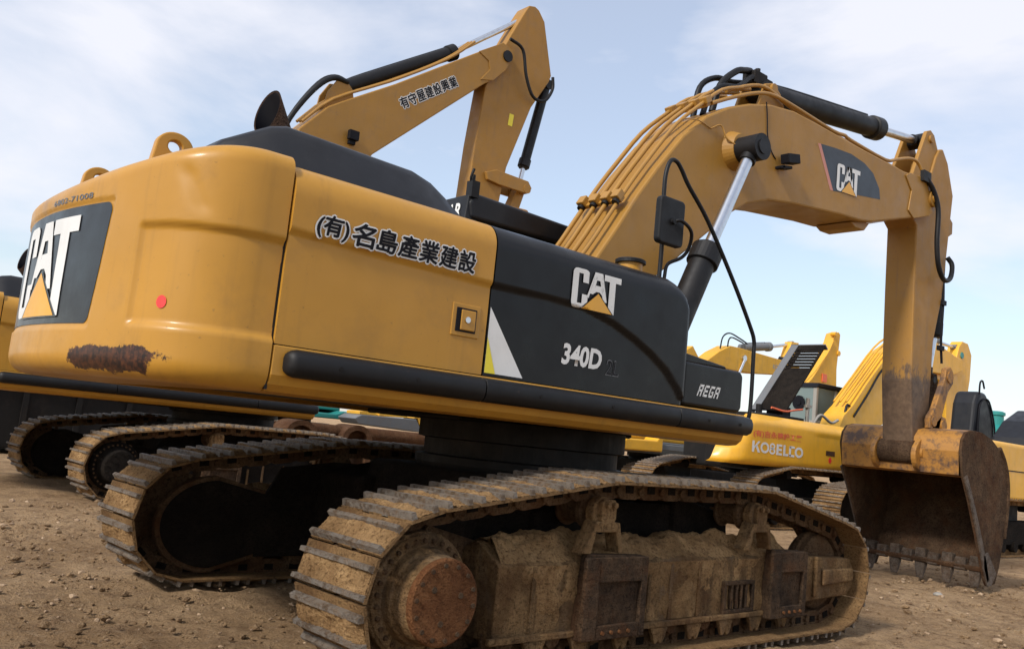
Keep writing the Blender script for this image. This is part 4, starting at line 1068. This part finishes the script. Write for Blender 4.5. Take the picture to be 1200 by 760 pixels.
for k in range(3):
    g=MB(); y=-.26+k*.10; o=.05+.02*k; g.tube([(x-.03,y,z+o) for x,z in Bp([(1.70,5.88),(2.2,6.42),(3.2,7.06),(4.0,7.62),(4.5,8.02),(4.9,8.42)])],.024,n=8,sub=3); g.build('hydraulic_pipe','tan_hose',bb)
g=MB(); g.tube([(x,-.16,z) for x,z in Bp([(1.35,5.4),(1.50,5.95),(1.85,6.55),(2.15,6.85),(2.45,6.88)])],.045,n=10); g.tube([(x,.05,z) for x,z in Bp([(1.40,5.4),(1.62,6.1),(2.0,6.75),(2.3,6.98),(2.6,6.95)])],.04,n=10); g.build('hydraulic_hose','rubber',bb)
poly=Bp([(6.29,9.76),(6.40,9.72),(6.57,9.54),(6.88,8.51),(6.84,8.37),(6.44,7.70),(5.98,6.35),(5.88,5.60),(5.70,5.3),(5.30,5.3),(5.13,5.58),(5.18,6.6),(5.28,7.78),(5.45,8.15),(5.55,8.5),(5.75,8.95),(6.06,9.58),(6.14,9.72)])
bs=boomlike('stick',poly,-.19,.19,'stick',B,bevel=.018)
g=MB(); g.tube([(x,-.36,z) for x,z in Bp([(5.62,8.78),(5.95,8.68),(6.10,8.2),(6.32,7.85),(6.62,7.86),(6.80,8.15),(6.78,8.40)])],.032,n=10); g.build('stick_hose','rubber',bs)
polys_to_mesh('yellow_sticker',[Bp([(5.90,7.18),(6.01,7.18),(6.03,7.42),(5.92,7.42)])],lambda u,v:(u,-.193,v),'lemon',bs)
hyd('bucket_cylinder',B,(6.02,-.0,8.42),(5.65,-.0,6.62),(5.57,0,6.14),.10,.05,eye=.10,yw=.12)
g=MB()
for sg in(-1,1):
    a,b=sorted((sg*.20,sg*.27))
    g.prism(Bp([(5.45,6.12),(5.7,6.22),(6.5,6.2),(6.60,6.08),(6.50,5.95),(5.8,5.95),(5.5,5.98)]),a,b)
g.cyl((5.58,-.28,6.10),(5.58,.28,6.10),.09,n=18); g.prism(Bp([(6.42,6.15),(6.60,6.12),(6.45,5.6),(6.2,5.1),(6.05,5.15),(6.2,5.6)]),-.1,.1)
g.build('linkage','stick',bs,bevel=.012)
g=MB(); g.prism(Bp([(5.2,5.45),(6.2,5.5),(6.5,5.1),(6.6,4.5),(6.3,3.9),(5.6,3.9),(5.9,4.4),(5.7,4.9),(5.1,5.1)]),-.7,.7); g.build('bucket','bucketpaint',B,bevel=.03)
handrail=None

# ================================================================== distant machines
def far_track(root,x0,x1,yc,wd=.6,h=.98,mat='shoe',r=.40):
    """one crawler: belt of shoes with bars, dark frame inside"""
    pts=[]
    cs=[(x0+r,r+.02,r),(x1-r,r+.02,r),(x0+1.3,h-.14,.12),(x1-1.3,h-.14,.12)]
    P=[]
    for cx,cz,rr in cs: P+=[(cx+rr*math.cos(t*PI/40),cz+rr*math.sin(t*PI/40)) for t in range(80)]
    H=hull(P); H.append(H[0]); Ls=[math.dist(H[i],H[i+1]) for i in range(len(H)-1)]; T=sum(Ls); n=int(T/.2)
    def at(s):
        s%=T
        for i,l in enumerate(Ls):
            if s<=l: t=s/l; return Vector((H[i][0]+(H[i+1][0]-H[i][0])*t,H[i][1]+(H[i+1][1]-H[i][1])*t))
            s-=l
        return Vector(H[0])
    g=MB()
    for k in range(n):
        a=at(k*T/n); b=at((k+1)*T/n-1e-3); m=(a+b)/2; d=(b-a).normalized(); nn=Vector((d.y,-d.x))
        X=Matrix(((d.x,0,nn.x,m.x),(0,1,0,yc),(d.y,0,nn.y,m.y),(0,0,0,1)))
        g.box(-.096,.096,-wd/2,wd/2,0,.018,X=X); g.box(-.07,-.045,-wd/2,wd/2,.018,.05,X=X,mi=1); g.box(.02,.045,-wd/2,wd/2,.018,.045,X=X,mi=1); g.box(-.09,.09,-.12,.12,-.09,0,X=X)
    tr=g.build('crawler_track',[mat,'grouser'],root)
    g=MB(); g.box(x0+.7,x1-.7,yc-.18,yc+.18,.2,.62); 
    g.cyl((x0+r,yc-.2,r+.02),(x0+r,yc+.2,r+.02),r-.12,n=24); g.cyl((x1-r,yc-.2,r+.02),(x1-r,yc+.2,r+.02),r-.12,n=24)
    for i in range(6): g.cyl((x0+.9+i*(x1-x0-1.8)/5,yc-.22,.17),(x0+.9+i*(x1-x0-1.8)/5,yc+.22,.17),.1,n=14)
    g.cyl((x0+1.3,yc-.2,h-.15),(x0+1.3,yc+.2,h-.15),.09,n=14); g.cyl((x1-1.3,yc-.2,h-.15),(x1-1.3,yc+.2,h-.15),.09,n=14)
    g.build('track_frame','darkmud_shade',root,bevel=.015)
def chassis(root,x0=-1.6,x1=1.6,w=1.1):
    g=MB(); g.box(x0*.6,x1*.6,-w,w,.5,.95); g.lathe((0,0,.93),(0,0,1),[(0,.62),(.1,.62),(.1,.68),(.3,.68)],n=28); g.build('carbody','darksteel',root,bevel=.02)
def simple_cab(root,x0,x1,y0,y1,z0,z1,mat='cabgrey',roof='cabgrey'):
    g=MB(); c=.10
    for x in(x0,x0+(x1-x0)*.52,x1-c):
        for y in(y0,y1-c): g.box(x,x+c,y,y+c,z0,z1)
    g.box(x0+.001,x1-.001,y0+.003,y1-.003,z0,z0+.35); 
    cb=g.build('cab',mat,root,bevel=.02)
    g=MB(); g.prism([(x0-.04,z1-.02),(x1+.02,z1-.03),(x1+.06,z1+.02),(x1-.12,z1+.10),(x0+.08,z1+.10)],y0-.02,y1+.02); g.build('cab_roof',roof,cb,bevel=.03,seg=3)
    g=MB(); g.box(x0+.02,x1-.03,y0+.02,y0+.03,z0+.35,z1-.02); g.box(x0+.01,x0+.02,y0+.06,y1-.06,z0+.35,z1-.02); g.box(x1-.03,x1-.02,y0+.06,y1-.06,z0+.35,z1-.02); g.build('window_glass','glass',cb)
    g=MB(); g.box(x0+.6,x0+1.05,y0+.3,y1-.3,z0+.2,z0+.95); g.box(x0+.55,x0+.7,y0+.35,y1-.35,z0+.7,z0+1.25); g.build('driver_seat','ink',cb,bevel=.04)
    return cb

# ---- bright yellow machine with the raised engine lid
K=empty('excavator',(12.5,6.2,0)); tag(K,'bright yellow excavator with white KOBELCO lettering and its slotted engine lid raised','excavator')
def kl(P,ox=-12.5): return [(x+ox,z) for x,z in P]
far_track(K,-2.42,2.4,-1.28,h=1.19,r=.49); far_track(K,-2.42,2.4,1.28,h=1.19,r=.49); chassis(K)
side=-1.5
g=MB(); nu,nv=60,26; P=[]
for i in range(nu):
    x=-3.10+6.6*i/(nu-1)
    rc=.55; ins=0 if x>-3.1+rc else rc-math.sqrt(max(0,rc*rc-(rc-(x+3.1))**2))
    for j in range(nv):
        z=1.17+.95*j/(nv-1); t=j/(nv-1)
        zz=z+(-.02 if 0 else 0)
        o=0
        if z<1.30: o=.10*(1-math.sqrt(max(0,1-((1.30-z)/.13)**2)))
        if z>1.95: o=.22*((z-1.95)/.17)**1.6
        fold=.014*sst(1.86,1.88,z) if x>-.2 else 0
        lift=.03*sst(-3.1,-2.2,x)-.09*max(0,(-2.2-x)/.9)*(1 if z>1.5 else 0)
        xx=x-.0+(.60*(t**1.3) if x<-2.4 else 0)*max(0,(-2.4-x)/.7)
        P.append((xx,side+ins*.8+o-fold,z+lift*t))
g.grid(P,nu,nv); kb=g.build('side_panel','kyel',K)
g=MB(); g.box(-2.7,3.3,-1.20,-.6,1.10,2.06); g.box(-.9,3.2,-.6,1.40,1.04,2.05); g.build('machinery_deck','darksteel',K,bevel=.05)
g=MB(); g.prism([(-2.9,1.72),(-2.2,1.72),(-2.2,2.05),(-2.6,2.04),(-2.85,1.9)],-1.1,1.2); g.build('counterweight','kyel',K,bevel=.12,seg=4)
kmap=lambda o:(lambda u,v:(u,side-.004-o,v))
def kobelco():
    # round, heavy strokes
    S=[]; 
    def ringp(cx,cz,rx,rz,w,n=20):
        for i in range(n):
            a,b=2*PI*i/n,2*PI*(i+1)/n
            S.append([(cx+rx*math.cos(a),cz+rz*math.sin(a)),(cx+rx*math.cos(b),cz+rz*math.sin(b)),(cx+(rx-w)*math.cos(b),cz+(rz-w)*math.sin(b)),(cx+(rx-w)*math.cos(a),cz+(rz-w)*math.sin(a))])
    def R(x,z,w,h): S.append([(x,z),(x+w,z),(x+w,z+h),(x,z+h)])
    w=.24
    R(0,0,w,1); S.append([(w,.5),(.62,1),(.88,1),(w,.30)]); S.append([(.36,.55),(.56,.62),(.90,0),(.62,0)])
    ringp(1.38,.5,.48,.5,.2)
    ringp(2.22,.74,.30,.27,.15); ringp(2.22,.28,.34,.29,.16)
    R(2.68,0,w,1); R(2.9,.8,.42,.2); R(2.9,.4,.38,.2); R(2.9,0,.42,.2)
    R(3.46,0,w,1); R(3.68,0,.36,.22)
    R(4.12,.06,w,.88); R(4.18,.8,.60,.2); R(4.18,0,.60,.2)
    ringp(5.30,.5,.50,.5,.22)
    x0,x1,z0,h=-2.44,-.72,1.42,.21
    return [[(x0+u*(x1-x0)/5.8,z0+v*h-.03*(u/5.8)) for u,v in p] for p in S]
polys_to_mesh('lettering',kobelco(),kmap(.001),'white',kb)
text_mesh('faded_lettering','(有)吉永建設工業',kmap(.001),'redink',kb,bold=.03,fit=(-2.42,-.78,1.69,1.84))
polys_to_mesh('warning_sticker',[[(.12,1.50),(.46,1.50),(.46,1.60),(.12,1.60)]],kmap(.001),'rust',kb)
polys_to_mesh('warning_sticker',[[(.29+.06*math.cos(t*PI/8),1.41+.06*math.sin(t*PI/8)) for t in range(16)]],kmap(.001),'red',kb)
# raised lid (slab with louvre openings near its free edge)
g=MB(); hx,hz=-.85,2.30; Lx,Lz=1.28,1.46; ln=math.hypot(Lx,Lz); ux,uz=Lx/ln,Lz/ln
X=Matrix(((ux,0,-uz,hx),(0,1,0,0),(uz,0,ux,hz),(0,0,0,1)))      # local x up the lid, z its outside
y0,y1=-1.15,-.33   # lid width
g.box(0,1.25,y0,y1,0,.03,X=X,mi=0)
for k in range(7): g.box(1.25+k*.095,1.30+k*.095,y0+.0,y0+.62,0,.03,X=X)
for k in range(7): g.box(1.25+k*.095,1.30+k*.095,y1-.30,y1,0,.03,X=X)
g.box(1.25,1.90,y0+.62,y1-.30,0,.03,X=X); g.box(1.88,2.02,y0,y1,0,.03,X=X)
g.box(1.25,1.9,y0,y0+.05,0.001,.031,X=X); g.box(1.25,1.9,y1-.05,y1,0.001,.031,X=X)
lid=g.build('engine_lid','darkmud_shade',K)
g=MB(); g.box(-.02,2.05,y1-.17,y1+.012,.031,.05,X=X); g.box(-.02,2.05,y1,y1+.012,-.10,.05,X=X); g.box(2.02,2.05,y0,y1,-.10,.05,X=X); g.box(0,2.02,y0,y1,.031,.045,X=X) if 0 else None
g.build('lid_rim','greyplastic',lid,bevel=.01)
g=MB(); g.box(-1.5,-.1,-1.1,.9,2.06,2.22); g.cyl((-1.0,-.6,2.2),(-1.0,-.6,2.42),.07,n=10); g.box(-.6,-.3,-.9,-.5,2.2,2.42); g.build('engine','darksteel',K,bevel=.02)
g=MB(); g.tube([(-1.3,-1.1,2.34),(-.9,-1.15,2.30),(-.5,-1.12,2.36),(-.2,-1.1,2.40)],.022,n=6); g.build('red_hose','redink',K)
g=MB(); g.box(-.02,.04,-1.12,-1.06,2.05,2.66); g.box(-.08,.10,-1.13,-1.05,2.46,2.52); g.tube([(.2,-1.1,2.1),(.5,-1.1,2.35),(.9,-1.12,2.22),(1.2,-1.1,2.3)],.03,n=6); g.build('valve_lines','cabgrey',K)
simple_cab(K,2.55,4.15,.28,1.20,2.0,3.16,roof='ink')
g=MB(); g.cyl((2.545,.74,2.76),(2.525,.74,2.76),.17,n=24); g.cyl((2.525,.74,2.76),(2.505,.74,2.76),.07,n=20); g.build('round_speaker_disc','ink',K)
# boom and stick
kb2=boomlike('boom',kl([(14.6,2.0),(15.3,2.0),(16.2,2.25),(16.9,2.5),(17.4,3.10),(18.1,3.85),(19.0,4.0),(20.3,4.05),(20.9,4.25),(20.9,4.55),(20.4,4.62),(19.0,4.88),(17.64,4.62),(16.81,4.20),(15.87,3.36),(15.25,2.75),(14.9,2.5)]),-.55,-.02,'kyel',K,bevel=.02)
for k in range(3):
    g=MB(); g.tube([(x-12.5-.04,-.50+k*.16,z+.07) for x,z in [(15.1,2.75),(15.85,3.42),(16.81,4.27),(17.6,4.67),(18.6,4.85)]],.025,n=7,sub=3); g.build('hydraulic_pipe','kyel2',kb2)
g=MB(); g.tube([(x-12.5,-.56,z) for x,z in [(15.3,2.5),(15.9,3.1),(16.4,3.65),(16.9,4.0)]],.03,n=6); g.tube([(15.0-12.5,-.5,2.5),(15.1-12.5,-.5,2.75),(15.3-12.5,-.5,2.65),(15.35-12.5,-.5,2.4)],.03,n=6); g.build('hydraulic_hose','rubber',kb2)
ks=boomlike('stick',kl([(20.35,2.3),(20.25,3.85),(19.4,3.90),(19.4,4.2),(20.7,4.35),(20.95,4.95),(21.15,5.12),(21.5,5.1),(21.75,4.8),(21.7,4.1),(21.25,2.3)]),-.42,-.10,'kyel',K,bevel=.02)
g=MB(); g.cyl((8.62,-.44,4.72),(8.62,-.08,4.72),.09,n=16); g.build('stick_pin','teal',ks)
hyd('stick_cylinder',K,(5.9,-.26,4.98),(7.4,-.26,4.95),(8.5,-.26,4.92),.10,.045,mat='greyplastic',eye=.09,yw=.08)
g=MB(); g.prism(kl([(20.3,2.6),(21.3,2.6),(21.7,2.0),(21.7,1.3),(21.2,.8),(20.4,.9),(20.9,1.4),(20.8,1.9),(20.2,2.1)]),-.95,.45); g.build('bucket','kyel2',K,bevel=.03)

# ---- yellow machine right of the big bucket
G=empty('excavator',(13.4,2.75,0)); tag(G,'yellow excavator with a black hood behind the big bucket, cut off at right edge','excavator')
far_track(G,-1.75,2.7,-1.15,wd=.6,h=1.02,r=.44); far_track(G,-1.75,2.7,1.30,wd=.6,h=1.02,r=.44); chassis(G)
g=MB(); g.box(-.6,2.9,-.2,1.4,1.1,1.95); g.build('machinery_deck','darksteel',G,bevel=.05)
g=MB(); g.prism([(-2.5,1.0),(4.7,.98),(4.7,1.88),(4.5,2.03),(-2.2,2.03),(-2.45,1.8)],-1.45,-.2); gb=g.build('side_panel','kyel',G,bevel=.07,seg=4)
g=MB(); g.box(-2.3,2.9,-1.456,-1.449,1.52,1.54); g.box(.4,.42,-1.456,-1.449,1.06,1.96); g.build('panel_seam','ink',gb)
g=MB(); g.prism([(2.0,2.02),(4.6,2.02),(4.6,2.95),(3.3,2.9),(2.6,2.62),(2.1,2.25)],-1.25,-.1); g.build('hood','hood',G,bevel=.08,seg=4)
g=MB(); g.prism([(2.75,1.9),(3.95,1.9),(3.9,2.6),(3.7,3.0),(3.4,3.28),(3.05,3.28),(2.9,3.0)],.55,1.1); gc=g.build('cab','hood',G,bevel=.10,seg=4)
g=MB(); g.tube([(2.95,.53,2.2),(3.0,.53,2.9),(3.2,.53,3.1),(3.5,.53,3.08),(3.8,.53,2.6),(3.85,.53,2.2)],.02,n=6); g.build('window_rubber','ink',gc)
g=MB(); g.tube([(2.9,.5,3.2),(2.88,.48,3.45),(3.0,.48,3.5),(3.15,.5,3.35)],.02,n=6); g.build('mirror_arm','ink',gc)

# ---- yellow machine further back: boom with grey cylinder
H_=empty('excavator',(15.9,12.3,0)); tag(H_,'dusty yellow excavator with grey cylinder on its level boom, left of raised engine lid','excavator')
far_track(H_,-2.2,2.3,-1.2); far_track(H_,-2.2,2.3,1.2); chassis(H_)
g=MB(); g.prism([(-2.95,1.20),(-1.45,1.22),(-1.45,1.62),(-1.62,1.62),(-1.70,1.52),(-2.9,1.50),(-3.0,1.4)],-1.70,-1.2); g.build('side_locker','kyel',H_,bevel=.04,seg=3)
g=MB(); g.box(-1.44,2.1,-1.62,-1.3,1.28,1.44); g.box(-2.8,2.2,-1.2,1.3,1.15,1.5); g.build('side_rail','greyplastic',H_,bevel=.02)
g=MB(); g.box(.9,1.6,-1.66,-1.3,1.46,1.52); g.build('step_edge','kyel2',H_)
g=MB(); g.box(-2.8,1.0,-1.1,1.2,1.5,2.2); g.build('body','kyel',H_,bevel=.08,seg=3)
hb=boomlike('boom',[(.0,1.9),(.5,1.8),(1.3,3.9),(2.2,4.02),(3.2,4.0),(4.6,4.06),(6.7,4.25),(7.0,4.40),(6.95,4.55),(6.2,4.66),(3.4,4.76),(3.0,4.76),(2.43,4.50),(1.9,4.16),(1.6,4.05),(1.15,4.5),(.8,4.3),(.1,3.0)],-.35,.20,'kyel2',H_,bevel=.02)
text_mesh('faded_lettering','KOMATSU',lambda u,v:(u,-.3525,v),'cabgrey',hb,bold=.03,fit=(5.35,6.3,4.32,4.47))
hyd('stick_cylinder',H_,(4.0,-.05,4.84),(5.5,-.05,5.08),(6.75,-.05,5.33),.13,.05,mat='greyplastic',eye=.12,yw=.09)
g=MB(); g.tube([(2.6,-.25,4.62),(2.7,-.25,5.0),(3.1,-.2,5.18),(3.7,-.15,5.1),(4.2,-.1,5.0)],.025,n=6); g.tube([(2.9,-.3,4.7),(2.95,-.3,4.95),(3.2,-.25,5.05),(3.9,-.15,4.98)],.025,n=6); g.build('hydraulic_hose','rubber',hb)
boomlike('stick',[(6.55,5.40),(7.0,5.42),(6.9,4.9),(6.55,4.3),(5.9,3.2),(5.5,3.2),(6.1,4.4),(6.35,4.9)],-.22,.06,'kyel',H_,bevel=.02)
g=MB(); g.cyl((6.42,-.3,4.72),(6.42,.1,4.72),.16,n=18); g.build('stick_pin','rubber',H_)
g=MB(); g.cyl((3.7,-.42,4.45),(3.7,-.34,4.45),.10,n=14); g.cyl((3.7,-.40,4.4),(3.45,-.40,3.95),.05,n=10); g.build('lift_cylinder','chrome',H_)

# ---- yet farther: a raised stick pointing up
J=empty('excavator',(26.5,16.2,0)); tag(J,'far yellow excavator, only its raised pointed arm showing above the white-lettered one','excavator')
far_track(J,-2.2,2.3,-1.2); far_track(J,-2.2,2.3,1.2); chassis(J)
g=MB(); g.box(-2.8,1.8,-1.4,1.4,1.2,2.1); g.build('body','kyel',J,bevel=.08,seg=3)
jb=boomlike('boom',[(.2,2.0),(1.0,1.9),(2.2,3.2),(3.4,4.1),(5.5,4.4),(5.44,5.11),(5.40,5.6),(5.56,7.15),(5.42,7.25),(5.10,7.15),(4.9,6.70),(4.35,5.9),(3.5,4.95),(2.8,4.4),(1.2,3.5)],-.30,.15,'kyel2',J,bevel=.03)
g=MB(); g.tube([(2.8,-.35,4.7),(3.6,-.35,5.3),(4.5,-.35,6.2),(4.9,-.35,6.8)],.035,n=6); g.cyl((4.95,-.45,7.1),(4.95,-.2,7.1),.09,n=12); g.cyl((5.45,-.35,6.3),(5.45,-.25,6.3),.12,n=12); g.build('hydraulic_pipe','kyel',jb)
g=MB(); g.box(4.2,4.55,-.36,-.31,4.9,5.25); g.build('orange_reflector','redink',jb)

# ---- teal machine far right, only a piece above the yellow one
Tq=empty('excavator',(21.6,7.3,0)); tag(Tq,'teal excavator far off at the right edge, only an upright round fitting showing','excavator')
far_track(Tq,-2.0,2.2,-1.2); far_track(Tq,-2.0,2.2,1.2); chassis(Tq)
g=MB(); g.box(-2.6,1.8,-1.3,1.3,1.15,2.0); g.build('body','teal',Tq,bevel=.08,seg=3)
g=MB(); g.lathe((2.62,-1.25,1.9),(0,0,1),[(0,.36),(1.0,.36),(1.08,.26),(1.12,.20),(1.40,.20),(1.42,.24),(1.50,.24),(1.54,.16)],n=20); g.tube([(2.9,-1.25,2.75),(3.2,-1.25,3.0),(3.45,-1.25,2.9),(3.6,-1.25,2.5)],.10,n=10); g.build('upright_filter','teal',Tq)

# ---- left background: teal machine on rusty tracks, with a grey and yellow attachment on its deck
U=empty('excavator',(5.6,15.2,0)); tag(U,'teal excavator on rusty tracks glimpsed under the amber counterweights, left of center','excavator')
far_track(U,-2.4,3.2,-1.3,h=1.06,mat='rust'); far_track(U,-2.4,3.2,1.2,h=1.06,mat='rust'); chassis(U)
g=MB(); g.prism([(-2.6,1.22),(1.55,1.24),(1.55,1.42),(.9,1.44),(.7,1.36),(-.2,1.36),(-.4,1.44),(-2.6,1.44)],-1.35,1.3); g.prism([(-2.6,1.44),(1.0,1.44),(.9,2.0),(-2.4,2.0)],-1.0,1.2); g.build('body','teal',U,bevel=.03)
V=empty('breaker_attachment',(7.6,12.8,0)); tag(V,'grey wedge-shaped steel block with yellow plates on top, behind the far track','attachment')
g=MB(); g.prism([(-1.5,1.18),(.25,1.12),(.05,1.42),(-1.45,1.40),(-1.62,1.30)],-.4,.4); g.build('steel_block','greyplastic',V,bevel=.02)
g=MB(); g.prism([(-1.45,1.405),(-.95,1.405),(-.95,1.43),(-1.2,1.52),(-1.45,1.47)],-.3,.3); g.prism([(-.93,1.405),(-.15,1.43),(-.15,1.54),(-.93,1.545)],-.3,.3); g.prism([(.0,1.44),(.12,1.44),(.26,1.16),(.62,1.13),(.62,1.18),(.46,1.22),(.44,1.52),(.1,1.54)],-.35,.3); g.build('yellow_bracket','kyel2',V,bevel=.01)
g=MB(); g.box(.22,.42,-.37,-.34,1.32,1.5); g.build('plate','cabgrey',V)
W_=empty('scrap_frame',(6.0,11.6,0)); tag(W_,'row of rusty arched steel frames stacked behind the far track','scrap steel')
for i,cx in enumerate((-1.85,-.55)):
    g=MB()
    arc=[(cx+.36*math.cos(PI-PI*k/10),.86+.30*math.sin(PI-PI*k/10)) for k in range(11)]; inn=[(cx+.24*math.cos(PI*k/10),.86+.19*math.sin(PI*k/10)) for k in range(11)]
    for k in range(10):
        g.prism([arc[k],arc[k+1],inn[9-k],inn[10-k]],-.35,.35)
    g.box(cx-.36,cx-.24,-.35,.35,0.0,.86); g.box(cx+.24,cx+.36,-.35,.35,0.0,.86); g.build('arched_frame','rust',W_)
g=MB(); g.cyl((-1.9,0,.98),(1.6,0,.98),.14,n=14); g.build('rusty_pipe','rust',W_)

# ---- made-up dark block beyond the second machine, added to darken the gap beneath it
Cx=empty('gap_dark_filler',(-.4,14.6,0)); tag(Cx,'low dark block added to darken the gap beneath the second amber excavator','dark filler')
g=MB(); g.prism([(-4.2,.10),(4.0,.10),(4.4,1.28),(-4.6,1.28)],-1.0,1.0); g.build('filler_body','darksteel',Cx,bevel=.02)
for k in range(9): g=MB(); x=-3.9+k*.95; g.box(x,x+.10,-1.06,-1.0,.14,1.24); g.build('filler_rib','darksteel',Cx)
g=MB(); g.box(-4.65,4.45,-1.08,-.98,1.24,1.32); g.box(-4.65,4.45,.98,1.08,1.24,1.32); g.box(-4.65,-4.55,-.98,.98,1.24,1.32); g.box(4.35,4.45,-.98,.98,1.24,1.32); g.build('rim','rust',Cx)
